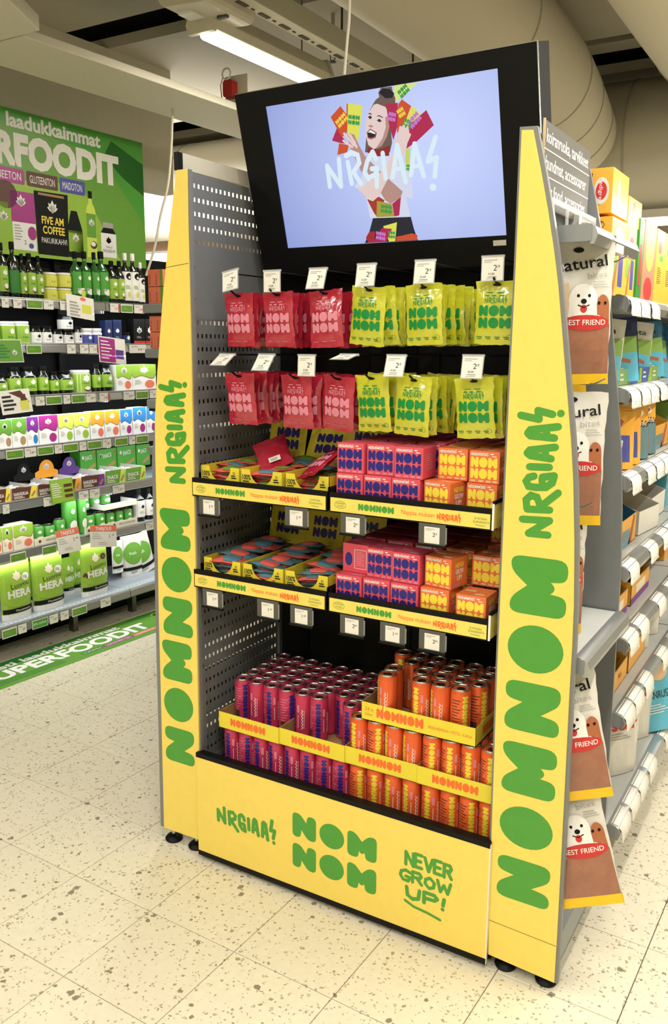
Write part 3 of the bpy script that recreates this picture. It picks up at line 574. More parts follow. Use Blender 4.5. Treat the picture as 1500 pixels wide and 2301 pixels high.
# ================================================================== DISPLAY SHELVES
def display_shelf(x0, x1, z, lab, right_side):
    w_ = x1-x0; t = thing('display_shelf', lab, 'shelf', (x0, 0, z), 0, None)
    m = MB(); m.box(0, w_, .004, .43, -.004, .0, 'dark'); m.box(0, .003, .004, .43, -.02, .040, 'black'); m.box(w_-.003, w_, .004, .43, -.02, .040, 'black'); m.build('tray', t)['label'] = 'black metal tray'
    MB().box(0, w_, -.004, .004, -.022, .030, 'black').build('front_lip', t)
    pl = MB().box(.004, w_-.004, -.006, -.0041, -.018, .017, 'yellow').build('front_strip', t)
    A = Art(); A.text('green', '', 0, 0, .01) if 0 else None
    A.nom('green', .085, -.0085, .100, .017, 'NOMNOM', .06); A.on('logo', front(-.0061), pl); A = Art()
    A.text('orange_ink', 'Nappaa mukaan', .205, -.005, .0115, .088); A.on('slogan', front(-.0061), pl); A = Art(); A.nrg('orange_ink', .300, -.0075, .058, .016); A.on('hand_lettering', front(-.0061), pl); A = Art()
    hand_lines = [(.395,.005,.034),(.392,-.003,.040)]
    A.text('green', 'EI MITÄÄN', .394, .002, .0055, .030); A.text('green', 'ELIMÄÄRÄISTÄ', .391, -.006, .0055, .040); A.stroke('green', [(.397,-.0105),(.420,-.012)], .0012)
    for a_ in range(12):
        q0, q1 = 2*PI*a_/12, 2*PI*(a_+1)/12; A.stroke('green', [(.033+.0165*math.cos(q0), .0+.0095*math.sin(q0)), (.033+.0165*math.cos(q1), .0+.0095*math.sin(q1))], .0009)
    A.text('green', 'KAUPPOJEN', .021, .0015, .0045, .024); A.text('green', 'SUOSIKKI', .023, -.0055, .0045, .020)
    A.on('lettering', front(-.0061), pl)
    if right_side:
        s_ = MB().box(w_-.0, w_+.0035, -.004, .14, -.018, .040, 'yellow').build('side_strip', t)
        MB().box(w_-.0, w_+.005, -.006, -.004, -.020, .042, 'white').build('edge', t)
        MB().box(w_-.0, w_+.005, -.004, .16, .040, .048, 'black').build('side_lip', t)
    return t
S1, S2 = 1.150, .884
display_shelf(.006, .450, S1, 'upper left black shelf with yellow front strip holding three yellow packet boxes', 0)
display_shelf(.457, .893, S1, 'upper right black shelf with yellow front strip holding pink and orange cartons', 1)
display_shelf(.004, .448, S2, 'lower left black shelf with yellow front strip holding three yellow packet boxes', 0)
display_shelf(.455, .895, S2, 'lower right black shelf with yellow front strip holding pink and orange cartons', 1)
# price labels
def price_art(A, big, small, x, z, w_, h, low='43,80'):
    A.L = 1; A.rect('paper', x, z, w_, h); A.L = 2
    A.rect('grey_card', x+.1*w_, z+.86*h, .62*w_, .035*h); A.rect('grey_card', x+.1*w_, z+.78*h, .36*w_, .03*h)
    A.text('ink', big, x+.55*w_, z+.42*h, .26*h, None); A.text('ink', small, x+.70*w_, z+.53*h, .13*h)
    if low: A.text('ink', low, x+.30*w_, z+.24*h, .10*h); A.rect('grey_card', x+.28*w_, z+.13*h, .42*w_, .05*h); A.rect('grey_card', x+.2*w_, z+.06*h, .5*w_, .025*h)
def under_label(x, z, big, small, lab, dz=0):
    t = thing('price_label', lab, 'price label', (x, -.008, z-.022))
    m = MB(); m.box(-.006, .064, -.0015, .0, -.050+dz, .002, 'ceil_dark'); m.box(-.008, .066, -.006, .002, -.054+dz, -.049+dz, 'black'); m.build('holder', t)
    A = Art(); price_art(A, big, small, .009, -.046+dz, .040, .040, None); A.rect('clear', .064, -.044+dz, .004, .04); A.on('price_card', front(-.0016), t)
for x, z, b, s_, l in ((.040, S1, '1', '69', 'grey price holder at the left end below the upper left shelf'), (.330, S1, '1', '69', 'grey price holder right of centre below the upper left shelf'),
    (.500, S1, '2', '09', 'grey price holder at the left end below the upper right shelf'), (.717, S1, '2', '19', 'grey price holder in the middle below the upper right shelf'),
    (.045, S2, '1', '69', 'grey price holder at the left end below the lower left shelf'), (.236, S2, '1', '69', 'grey price holder in the middle below the lower left shelf'),
    (.345, S2, '1', '69', 'grey price holder at the right below the lower left shelf'), (.500, S2, '2', '09', 'grey price holder at the left below the lower right shelf'),
    (.617, S2, '1', '69', 'grey price holder reading 1,69 below the lower right shelf'), (.725, S2, '2', '09', 'grey price holder at the right below the lower right shelf')):
    under_label(x, z, b, s_, l)
# ---------------------------------------------------------------- hanging bags
def pillow_fn(w_, h, t, seal=.012):
    def f(u, v):   # half thickness at u in [-w/2,w/2], v in [-h,0]
        a = max(0, 1-(2*u/w_)**2)**.55; b = (v+h-seal)/(h-2.6*seal); b = max(0, min(1, b)); return t/2*a*(math.sin(PI*b)**.6 if 0 < b < 1 else 0)+.0006
    return f
def pillow(w_, h, t, mat, seal=.012, nx=8, nz=12, seed=0, wob=.003, back=None, mat_foot=None, foot=0, taper=0):
    f = pillow_fn(w_, h, t, seal); rnd = random.Random(seed); m = MB(); off = {}
    for i in range(nx+1):
        for j in range(nz+1): off[i, j] = (rnd.uniform(-1, 1)*wob, rnd.uniform(-1, 1)*wob)
    for s in (-1, 1):
        vs = []
        for j in range(nz+1):
            v = -h+h*j/nz
            for i in range(nx+1):
                u = -w_/2+w_*i/nx; e = i in (0, nx)
                sc_ = 1-.05*math.sin(PI*j/nz)-taper*(1-abs(2*j/nz-1)) if True else 1
                y = s*f(u, v)+off[i, j][0]*(.6)
                vs.append((u*sc_+(off[i, j][1]*.5 if e else 0), y, v+(off[i, j][1]*.6 if j in (0, nz) else 0)))
        for j in range(nz):
            for i in range(nx):
                q = [j*(nx+1)+i, j*(nx+1)+i+1, (j+1)*(nx+1)+i+1, (j+1)*(nx+1)+i]
                mt = mat_foot if (mat_foot and -h+h*(j+.5)/nz < -h+foot) else mat
                m.add([vs[k] for k in q], [(0,1,2,3) if s < 0 else (3,2,1,0)], mt)
    return m, f
def weld(o):
    bm = bmesh.new(); bm.from_mesh(o.data); bmesh.ops.remove_doubles(bm, verts=bm.verts, dist=.00012); bmesh.ops.recalc_face_normals(bm, faces=bm.faces); bm.to_mesh(o.data); bm.free()
    o.data.polygons.foreach_set('use_smooth', [True]*len(o.data.polygons))
    return o
BW, BH = .100, .142
def make_bag(kind, seed, lab):
    t = thing('candy_bag', lab, 'candy bag', (0, 0, 0)); mat = 'bag_red' if kind == 'r' else 'bag_yellow'; ink = 'pink_ink' if kind == 'r' else 'green_ink'
    m, f = pillow(BW, BH, .020, mat, .012, 9, 13, seed, .0028); b = weld(m.build('wrapper', t))
    A = Art(); A.L = 1; A.nom(ink, -.040, -.078, .080, .024); A.nom(ink, -.040, -.105, .080, .024)
    A.nrg(ink, -.026, -.048, .052, .0095); A.rect(ink, -.026, -.034, .010, .003); A.rect(ink, -.010, -.034, .010, .003); A.rect(ink, .008, -.034, .012, .003); A.rect(ink, -.024, -.027, .016, .002); A.rect(ink, .002, -.027, .016, .002)
    if kind != 'r':
        for i in range(4): A.rect(ink, -.044+i*.022, -.126, .014, .002); A.rect(ink, -.042+i*.022, -.130, .010, .0015)
        for k_ in range(10): a0, a1 = 2*PI*k_/10, 2*PI*(k_+1)/10; A.stroke(ink, [(.036+.006*math.cos(a0), -.125+.006*math.sin(a0)), (.036+.006*math.cos(a1), -.125+.006*math.sin(a1))], .0008)
    else:
        for i in range(3): A.rect(ink, -.040+i*.026, -.128, .016, .0015)
    A.L = 1
    mp_ = lambda u, v, h: (u*(1-.05*math.sin(PI*(v+BH)/BH)), -f(u, v)-.0012-h, v)
    A.on('front_print', mp_, b, us=frange(-.05, .05, 8), vs=frange(-BH, 0, 10))
    MB().prism([(.010*math.cos(k_*PI/6), -.0085+.0028*math.sin(k_*PI/6)) for k_ in range(12)], -.0030, -.0024, 'black').build('hang_hole', t)
    return t
BAGS = {('r', i): None for i in range(3)}
hook_proto = None
HK = [('r',.130,1.675,7,'left red hook, upper row'),('r',.255,1.675,9,'middle red hook, upper row'),('r',.400,1.675,6,'right red hook, upper row'),
      ('y',.530,1.680,8,'left yellow hook, upper row'),('y',.680,1.682,10,'middle yellow hook, upper row'),('y',.862,1.684,7,'right yellow hook, upper row'),
      ('r',.128,1.462,8,'left red hook, lower row'),('r',.312,1.462,7,'middle red hook, lower row'),('r',.440,1.462,6,'right red hook, lower row'),
      ('y',.538,1.466,7,'left yellow hook, lower row'),('y',.660,1.464,9,'middle yellow hook, lower row'),('y',.815,1.466,8,'right yellow hook, lower row')]
TAGX = [.098,.232,.372,.510,.665,.830,.082,.212,.338,.462,.595,.792]
TILT = [.25,.0,.35,.2,.15,0,1.0,.7,.05,1.35,.35,.2]
COL = {'r': 'red', 'y': 'yellow'}
for hi, (kd, x, z, n, where) in enumerate(HK):
    zt = z+.057; tx = TAGX[hi]+.026
    hk = thing('peg_hook', 'black wire hook carrying candy bags, '+where, 'hook', (x, .45, z))
    MB().tube([(0,0,0),(0,-.385,.0),(0,-.405,.003),(-.0,-.422,.012)], .0026, 'black', 8).build('hook_arm', hk, True)
    MB().tube([(0,0,.0),(.0,-.004,.057),(tx-x,-.415,.057)], .0019, 'black', 6).build('label_arm', hk, True)
    MB().box(-.012,.012,-.004,.001,-.018,.062,'black').build('hook_plate', hk)
    tg = thing('price_tag', 'white price card above the '+where, 'price tag', (TAGX[hi], .035, zt), 0, rx=-TILT[hi])
    if hi in (0,): tg.rotation_euler[1] = -.18
    m = MB(); m.box(-.001,.053,-.001,.0,-.052,.003,'clear'); m.box(-.001,.053,-.003,.003,.0,.005,'clear'); m.build('holder', tg)
    A = Art(); price_art(A, '2', '19', .001, -.050, .050, .050); A.on('price_card', front(-.0012), tg)
    for k_ in range(n):
        v = (hi+k_) % 3
        if BAGS.get((kd, v)) is None:
            b = BAGS[kd, v] = make_bag(kd, 11+v+(0 if kd == 'r' else 7), 'x'); first = True
        else: b = dup(BAGS[kd, v])
        y = .062+k_*.029+random.uniform(-.003, .003)
        rz_ = random.uniform(-.10, .06)+(.0 if k_ == 0 else .22*math.sin(hi*2+k_*.9))
        b.location = (x+(.004*math.sin(hi) if k_ == 0 else random.uniform(-.012, .012)), y, z+.008); b.rotation_euler = (random.uniform(-.05, .12), random.uniform(-.09, .09)+(.07 if hi in (0, 10) else 0), rz_)
        cn = COL[kd]
        if k_ == 0: b['label'] = 'frontmost glossy %s candy bag on the %s' % (cn, where); b.pop('group') if 'group' in b else None
        else: b['label'] = '%s candy bag, %s from the front on the %s' % (cn, ORD[k_], where); b['group'] = '%s bags behind the front one, %s' % (cn, where)
# ---------------------------------------------------------------- cartons
BX = .0765
def make_carton(kind, side):
    mat, ink = ('box_red', 'navy_ink') if kind == 'r' else ('box_orange', 'box_yink')
    t = thing('carton', 'x', 'carton', (0,0,0)); b = MB().box(-BX/2, BX/2, 0, BX, 0, BX, mat).build('carton_body', t, bevel=.0012)
    A = Art(); w2 = .034
    if side == 0:
        A.text('white', 'HEDELMÄMÖSSÖ', -.034, .0655, .0065, .044, bold=.03); A.rect('white', .015, .069, .008, .0025); A.rect('white', .019, .064, .011, .002)
        A.nom(ink, -w2, .0375, .067, .0245, gap=.05); A.nom(ink, -w2, .0105, .067, .0245, gap=.05)
        for x_ in (-.033, -.013, .006, .022): A.rect('pink_ink' if kind == 'r' else 'dog_cream', x_, .0035, .012, .004)
    else:
        A.stroke('white', [(-.002,.062),(.033,.062),(.033,.012),(-.002,.012),(-.002,.062)], .0012); A.lines('pink_ink', .002, .055, .026, 8, .0022, .005); A.ell(ink, -.02, .035, .011, .018)
    A.on('front_print', front(-.0002), b)
    A = Art()   # right flank
    if kind == 'r': A.lines('pink_ink', .02, .058, .045, 8, .002, .005)
    else: A.text('box_yink', 'NEVER', .018, .052, .012, .04, bold=.03); A.text('white', 'GROW', .020, .036, .012, .036, bold=.03); A.text('white', 'UP!', .026, .020, .012, .022, bold=.03); A.rect('pink_ink', .012, .006, .03, .006)
    A.on('side_print', lambda u, v, h: (BX/2+.0002+h, u, v), b)
    A = Art(); A.rect('pink_ink' if kind == 'r' else 'dog_cream', -.03, .035, .028, .012); A.rect('pink_ink' if kind == 'r' else 'dog_cream', .002, .012, .026, .010)
    A.on('top_print', lambda u, v, h: (u, v, BX+.0002+h), b)
    return t
CART = {}
def carton(kind, x, y, z, rz, lab, grp=None, side=0):
    if (kind, side) not in CART: o = CART[kind, side] = make_carton(kind, side)
    else: o = dup(CART[kind, side])
    o.location = (x, y, z); o.rotation_euler = (0, 0, rz); o['label'] = lab
    if grp: o['group'] = grp
    elif 'group' in o: del o['group']
CN = {'r': 'pink blue-lettered carton', 'o': 'orange yellow-lettered carton'}
def rack(z, lowx, upx, name, backx, ys=.018):
    for lev, xs in (('bottom', lowx), ('top', upx)):
        for i, (kd, x, y, rz, sd) in enumerate(xs):
            carton(kd, x+BX/2, y, z+(0 if lev == 'bottom' else BX+.0006), rz, '%s, %s from left, front %s row, %s' % (CN[kd], ORD[i], lev, name), None, sd)
    for j, (kd, x, y, h) in enumerate(backx):
        nth = ORD[min(4, int((x-.46)/.08))]; rw = ORD[1+int((y-.1)/.08)]
        carton(kd, x+BX/2, y, z+h*(BX+.0006), random.uniform(-.06, .06), '%s, %s from left, %s row back, %s layer, %s' % (CN[kd], nth, rw, ('bottom','middle','top')[h], name), '%s cartons behind the front row, %s' % ('pink' if kd == 'r' else 'orange', name))
rack(S1+.001, [('r',.464,.018,0,0),('r',.543,.020,.0,0),('r',.622,.018,0,0),('o',.704,.020,-.22,0),('o',.808,.045,-.04,0)],
     [('r',.464,.022,-.0,0),('r',.546,.030,.03,0),('r',.628,.020,.0,0),('o',.726,.060,-.02,0),('o',.810,.050,-.03,0)], 'upper right shelf',
     [(c_, x_, y_, h_) for y_ in (.14, .222, .304) for x_, c_ in ((.468,'r'),(.55,'r'),(.632,'r'),(.72,'r' if y_ > .2 else 'o'),(.80,'o')) for h_ in (0, 1)])
rack(S2+.001, [('r',.464,.018,0,0),('r',.544,.020,.0,0),('r',.624,.018,0,0),('o',.706,.020,-.0,0),('o',.804,.012,-.0,0)],
     [('r',.466,.050,-.02,1),('r',.546,.034,-.02,0),('r',.624,.026,-.03,0),('o',.708,.032,-.16,0),('o',.806,.105,-.0,0)], 'lower right shelf',
     [(c_, x_, y_, h_) for y_ in (.14, .222, .304) for x_, c_ in ((.468,'r'),(.55,'r'),(.632,'r'),(.72,'o'),(.80,'o')) for h_ in (0, 1) if not (x_ == .80 and y_ < .2)]+[('o', .795, .26, 2)])
# ---------------------------------------------------------------- yellow packet boxes
def make_pbox():
    t = thing('packet_box', 'x', 'display box', (0,0,0)); w_, d, h = .136, .31, .062
    m = MB(); m.box(-w_/2, w_/2, 0, d, 0, .0015, 'tray_yellow'); m.box(-w_/2, -w_/2+.0015, 0, d, 0, h, 'tray_yellow'); m.box(w_/2-.0015, w_/2, 0, d, 0, h, 'tray_yellow'); m.build('box_body', t)
    pts = [(-w_/2,0),(w_/2,0),(w_/2,h)]+[(w_/2-.03,h-.0)]+[(.038*math.cos(a_), h-.0+.040*math.sin(a_)) for a_ in [-.15-k_*(PI-.3)/10 for k_ in range(11)]]+[(-w_/2+.03,h),(-w_/2,h)]
    fr = MB().prism(pts, 0, .0015, 'tray_yellow').build('front_flap', t)
    A = Art(); A.text('ink', '100%', -.063, .034, .014, .028, bold=.02); A.lines('ink', -.062, .028, .030, 2, .003, .005)
    A.text('ink', 'EI', .047, .044, .007); A.lines('ink', .040, .038, .020, 2, .0035, .006); A.on('lettering', front(-.0002), fr)
    hd = MB().prism([(-w_/2,0),(w_/2,0),(w_/2,.150),(-w_/2,.150)], 0, .0015, 'tray_yellow').build('header_card', t)
    A = Art(); A.nom('purple_ink', -.042, .098, .084, .030, gap=.05); A.nom('purple_ink', -.042, .062, .084, .030, gap=.05); A.on('logo', front(-.0002), hd)
    hd.location = (0, d, .02); hd.rotation_euler = (-.22, 0, 0)
    return t
PB = None; PK = {}
def make_packet(mat, mat2, seed):
    t = thing('candy_packet', 'x', 'candy packet', (0,0,0)); m, f = pillow(.062, .112, .026, mat, .008, 6, 9, seed, .002); b = weld(m.build('wrapper', t))
    b.rotation_euler = (PI/2, 0, PI/2); b.location = (.056, 0, .012)
    A = Art(); A.poly(mat2, [(-.029,-.030),(-.01,-.022),(.029,-.034),(.029,-.074),(.006,-.066),(-.012,-.078),(-.029,-.070)]); A.on('print', lambda u, v, h: (u*(1-.05*math.sin(PI*(v+.112)/.112)), f(u, v)+.001+h, v), b, us=frange(-.03,.03,6), vs=frange(-.112,0,7))
    A.on('print', lambda u, v, h: (u*(1-.05*math.sin(PI*(v+.112)/.112)), -f(u, v)-.001-h, v), b, us=frange(-.03,.03,6), vs=frange(-.112,0,7))
    return t
def packet(kind, loc, rot, lab, grp):
    if kind not in PK: o = PK[kind] = make_packet(*{'rg': ('coral', 'midgreen', 3), 'rb': ('coral', 'bluegrey', 4), 'bb': ('bluegrey', 'coral', 5)}[kind])
    else: o = dup(PK[kind])
    o.location = loc; o.rotation_euler = rot; o['label'] = lab; o['group'] = grp
for si, (sz_, nm, kinds) in enumerate(((S1, 'upper left shelf', ('rg','rg','rb')), (S2, 'lower left shelf', ('bb','rb','bb')))):
    for i in range(3):
        if PB is None: o = PB = make_pbox()
        else: o = dup(PB)
        x = (.085, .226, .372)[i] if si == 0 else (.086, .228, .370)[i]
        o.location = (x, .022, sz_+.001); o.rotation_euler = (0, 0, (-.02, .0, .01)[i])
        o['label'] = 'yellow open packet box with a header card, %s on the %s' % (('leftmost','in the middle','rightmost')[i], nm)
        if si == 0 and i == 1:
            for c_ in CH(o):
                if c_.name.startswith('header_card'): c_.rotation_euler = (-.55, 0, .08)
        pos = ('left', 'middle', 'right')[i]
        for k_ in range(15):
            lay = k_//5; yy = .044+(k_ % 5)*.050+random.uniform(-.006, .006)
            kd = kinds[(k_*7+i) % 3]
            packet(kd, (x+random.uniform(-.012, .012), yy+.02, sz_+.004+lay*.015+.022*(k_ % 5)/5*min(lay, 1)+(.008 if si else 0)), (random.uniform(-.18, .05), random.uniform(-.12, .12), random.uniform(-.22, .22)),
                   '%s sweets packet, %s counted from the front, %s packet box, %s' % ({'rg':'coral and green','rb':'coral and blue-grey','bb':'blue-grey'}[kd], ORD[k_], pos, nm), 'sweets packets in the %s box, %s' % (pos, nm))
# two large red bags lying on the packet boxes of the upper shelf
b = dup(BAGS['r', 0], (.125, .20, S1+.125), (1.05, .35, PI+.62), 'large red candy bag lying upside down across the left packet box on the upper shelf'); b['group'] = ''; del b['group']
A = Art(); A.rect('paper', -.018, -.125, .034, .022); 
for i in range(9): A.rect('ink', -.008+i*.0022, -.121, .0011, .014)
A.on('barcode_label', lambda u, v, h: (u, .0125+h*2, v), b)
b = dup(BAGS['r', 1], (.405, .135, S1+.125), (-1.05, -.25, -.45), 'large red candy bag lying on the right packet box of the upper shelf'); del b['group']
# ---------------------------------------------------------------- cans and trays
R_, HC = .0262, .134
def make_can(kind):
    mat, ink = ('can_pink', 'navy_ink') if kind == 'p' else ('can_orange', 'can_yink')
    t = thing('can', 'x', 'drink can', (0,0,0))
    b = MB().lathe([(.020,0),(.0235,.002),(.0258,.008),(R_,.012),(R_,.1185),(.0252,.124),(.0235,.1285)], mat, 22).build('can_body', t, True)
    MB().lathe([(.0235,.1282),(.0243,.1298),(.0243,.1318),(.0234,.1330),(.0222,.1318),(.0216,.1290),(.0200,.1282),(.003,.1288)], 'alu', 22, caps=False).add([(.0035*math.cos(2*PI*q/12), .0035*math.sin(2*PI*q/12), .1290) for q in range(12)], [tuple(range(12))], 'alu').build('lid', t, True)
    m = MB(); m.prism(rpoly([(-.0055,-.013,.005),(.0055,-.013,.005),(.006,.006,.005),(-.006,.006,.005)], 3), .1296, .1308, 'alu_dark', 'z'); m.add([(-.003,-.011,.1310),(.003,-.011,.1310),(.003,-.006,.1310),(-.003,-.006,.1310)], [(0,1,2,3)], 'dark'); m.build('ring_pull', t)
    A = Art(); us = frange(-.0823, .0823, 28)
    def vword(u0, hgt):   # word running upwards
        z = .013
        for c_ in 'NOMNOM':
            l = {'N': .0155, 'O': .0165, 'M': .0175}[c_]; A.poly(ink, [(u0-hgt*py, z+l*px) for px, py in {'N': GN, 'O': GO, 'M': GM}[c_]]); z += l+.0011
    vword(.010, .0155); vword(-.060, .0155)
    A.rect('pink_ink', .016, .078, .0065, .022); A.rect('paper', .0185, .030, .0013, .040)
    for zz in range(6): A.stroke('white', [(.030,.028+zz*.010),(.034,.033+zz*.010),(.0305,.037+zz*.010)], .0017)
    A.stroke('white', [(.037,.030),(.038,.085)], .001)
    for i in range(9): A.rect('ink' if kind == 'o' else 'pink_ink', -.034, .040+i*.008, .016+.004*(i % 3), .002)
    A.rect('alu', -.034, .014, .018, .022)
    for i in range(7): A.rect('ink', -.033, .0155+i*.0028, .016, .0012)
    A.on('print', cyl(R_+.0001), b, us=us)
    return t
CAN = {}; ncan = 0
def can(kind, x, y, z, lab, grp=None, rz=None):
    if kind not in CAN: o = CAN[kind] = make_can(kind)
    else: o = dup(CAN[kind])
    o.location = (x, y, z); o.rotation_euler = (0, 0, random.uniform(-PI, PI) if rz is None else rz); o['label'] = lab
    if grp: o['group'] = grp
    elif 'group' in o: del o['group']
def tray(x0, y0, z, nx, ny, lab, rz=0, cols=True, hh=.050):
    w_, d = nx*.0535+.004, ny*.0535+.004
    t = thing('can_tray', lab, 'tray', (x0, y0, z), rz)
    m = MB(); m.box(0, w_, 0, d, 0, .0012, 'kraft'); m.build('base', t)['label'] = 'brown cardboard inside'
    def wl(nm, a0, b0, a1, b1, i0, j0, i1, j1):
        mm_ = MB(); mm_.box(a0, a1, b0, b1, 0, hh, 'tray_yellow'); mm_.box(i0, i1, j0, j1, 0, hh-.0003, 'kraft'); return mm_.build(nm, t)
    f = wl('front_wall', 0, 0, w_, .0007, .001, .0007, w_-.001, .0015); wl('back_wall', 0, d-.0007, w_, d, .001, d-.0015, w_-.001, d-.0007)
    wl('side_wall', 0, 0, .0007, d, .0007, .001, .0015, d-.001); r_ = wl('side_wall', w_-.0007, 0, w_, d, w_-.0015, .001, w_-.0007, d-.001)
    A = Art()
    if nx == 4: A.nom('orange_ink', w_*.20, .014, w_*.58, .0235, 'NOMNOM', .07)
    else: A.nom('orange_ink', w_*.14, .013, w_*.42, .027, 'NOMNOM', .07); A.text('orange_ink', '24 x', .010, .027, .011); A.text('orange_ink', '250ml', .010, .014, .007); A.text('orange_ink', 'HEDELMÄMEHUA + VETTÄ + KUPLIA', w_*.60, .020, .008, w_*.37)
    A.on('lettering', front(-.0002), f)
    A = Art(); A.nom('orange_ink', d*.22, .013, d*.55, .026, 'NOMNOM', .07); A.on('lettering', lambda u, v, h: (w_+.0002+h, u, v), r_)
ZB = .2895; Z2 = ZB+.1375; Z3 = Z2+.1375; TY = .040
TXS = [.050, .267, .484, .701]
for i, x0 in enumerate(TXS):
    kd = 'p' if i < 2 else 'o'; cn = 'pink' if kd == 'p' else 'orange'; pn = ('leftmost', 'left-centre', 'right-centre', 'rightmost')[i]
    tray(x0, TY, ZB, 4, 6, 'yellow cardboard tray under %s cans on the deck, %s' % (cn, pn), hh=.026, rz=(.004,-.004,.006,-.003)[i])
    tray(x0, TY-.002, Z2-.0025, 4, 6, 'yellow cardboard tray with red letters on the second layer, %s' % pn, rz=(-.016,-.012,.010,-.008)[i])
    for j in range(4):
        can(kd, x0+.029+.0535*j, TY+.029, ZB+.0015, '%s can, %s from left, front row, %s deck tray' % (cn, ORD[j], pn), None, random.choice([-.35,-.1,.0,.3,.15,.5]))
    for j in range(4):
        for k_ in range(6):
            if kd == 'p' and (k_ == 0 or (i == 1 and k_ == 1 and j == 2)): continue
            if kd == 'o' and k_ > 3: continue
            fr_ = k_ == (1 if kd == 'p' else 0)
            lab = ('%s can, %s from left, front of %s second-layer tray' % (cn, ORD[j], pn)) if fr_ else '%s can, %s from left, %s row back, %s second-layer tray' % (cn, ORD[j], ORD[k_], pn)
            rz_ = ([.75, -.9, .1, 1.0] if i == 0 else [-.8, .35, .2, -.1] if i == 1 else [-.3, .5, -.75, -.8] if i == 2 else [.25, .1, .0, .2])[j] if fr_ else None
            can(kd, x0+.029+.0535*j, TY+.029+.0535*k_, Z2-.0008, lab, None if fr_ else '%s cans behind the front ones, %s second-layer tray' % (cn, pn), rz_)
tray(.530, .046, Z3-.003, 6, 4, 'wide yellow cardboard tray of orange cans topmost in the stack')
T5 = [(1,1.6),(.5,1),(1.0,2.45)]
top_c = [(.588,.118),(.594,.072),(.690,.078),(.744,.080),(.798,.082)]
for i, (x, y) in enumerate(top_c): can('o', x, y, Z3-.0012, 'orange can, %s from the left at the front of the topmost tray' % ORD[i], None, (-.9,-1.0,-.25,-.9,.75)[i])
for j in range(6):
    for k_ in range(1, 4):
        x, y = .530+.029+.0535*j, .046+.029+.0535*k_+.004
        if (j < 2 and k_ == 1) or (j == 0 and k_ == 2): continue
        can('o', x, y, Z3-.0012, 'orange can, %s from left, %s row back, topmost wide tray' % (ORD[j], ORD[k_]), 'orange cans behind the front ones, topmost tray')
# ================================================================== LEFT RACKS
SN = {1: 'top', 2: 'second', 3: 'third', 4: 'fourth', 5: 'fifth', 6: 'sixth', 7: 'bottom'}
DZ = {1: 1.760, 2: 1.542, 3: 1.285, 4: 1.033, 5: .768, 6: .515, 7: .178}
fr = thing('gondola_rack', 'black steel back wall and uprights of the long left racks', 'rack', LW(.66, .40), LROT)
m = MB(); m.box(0, 1.86, .0, .02, .1, 2.06, 'dark'); m.build('back_panel', fr)
for x in (0, .94, 1.86): MB().box(x-.02, x+.02, -.03, .0, .0, 2.06, 'black').build('upright', fr)
m = MB(); m.box(0, 1.86, -.26, -.24, .0, .09, 'black'); m.build('kick_plate', fr)
for x in (.62, 1.05): MB().box(x, x+.03, -.40, -.36, .0, .12, 'alu_dark').build('leg', fr)
for k_ in range(1, 8):
    for bay, (s0, s1) in (('near', (.66, 1.598)), ('far', (1.602, 2.52))):
        w_ = s1-s0; dd = .38 if k_ < 7 else .50; f0 = 0 if k_ < 7 else -.10
        t = thing('rack_shelf', 'grey steel shelf with price rail, %s in the %s bay of the left racks' % (SN[k_], bay), 'shelf', LW(s0, f0, DZ[k_]), LROT)
        m = MB(); m.box(0, w_, .012, dd, -.022, 0, 'shelf_blue'); m.build('deck', t)
        if k_ == 7:
            m = MB()
            for q in range(int(w_/.028)): m.box(.01+q*.028, .022+q*.028, .05, .053, 0, .0006, 'ceil_dark')
            m.build('slots', t)
        m = MB(); m.prism([(0,.004),(.014,.006),(.014,-.036),(-.006,-.042),(-.010,-.036),(-.004,-.004)], 0, w_, 'rail', 'x'); m.build('price_rail', t)
        m = MB(); m.box(0, w_, -.0045, -.001, -.001, .003, 'alu'); m.build('rail_edge', t)
        for x in (.002, w_-.008): MB().box(x, x+.006, .02, dd, -.055, -.022, 'shelf_grey').build('bracket', t)
for k_ in range(1, 7):
    lx, ly, lz = LW(1.55, -.005, DZ[k_]-.050)
    if k_ < 7: area('rack_led', (lx, ly, lz), 1.7, .05, (0, 1.2, 2.6, 3.2, 2.5, 2.3, 2.5)[k_], (.93, .97, 1), (.5, 0, LROT))
    t = thing('led_strip', 'thin white light strip under the %s shelf of the left racks' % SN[k_], 'light', LW(.70, .018, DZ[k_]-.030), LROT)
    MB().box(0, 1.78, 0, .012, 0, .006, 'led').build('diffuser', t)
# poster
po = thing('poster', 'large green poster with white letters above the left racks', 'poster', LW(.66, .335, 0), LROT)
sh = MB().box(0, 1.585, 0, .006, 2.00, 2.725, 'midgreen').build('board', po)
A = Art(); A.L = .5; A.poly('green', [(0,2.725),(0,2.60),(.6,2.66),(1.25,2.60),(1.585,2.25),(1.585,2.725)]); A.poly('dkgreen', [(1.28,2.6),(1.42,2.50),(1.585,2.42),(1.585,2.60),(1.34,2.69)]); A.poly('leafgreen', [(.3,2.0),(.5,2.36),(1.1,2.42),(1.40,2.0)])
o_ = .66; A.L = 1
A.text('paper', 'laadukkaimmat', 1.300-o_, 2.640, .068, .62, bold=.035); A.text('paper', 'SUPERFOODIT', .80-o_, 2.458, .150, 1.25, bold=.055)
for s0, s1, mt, tx in ((1.10,1.39,'magenta','LISÄAINEETON'),(1.404,1.605,'brown','GLUTEENITON'),(1.617,1.791,'violet_blue','MAIDOTON')):
    A.L = 1; A.poly(mt, rpoly([(s0-o_,2.36,.01),(s1-o_,2.36,.01),(s1-o_,2.435,.01),(s0-o_,2.435,.01)])); A.L = 2; A.text('white', tx, s0+.02-o_, 2.378, .040, s1-s0-.04)
A.L = 1
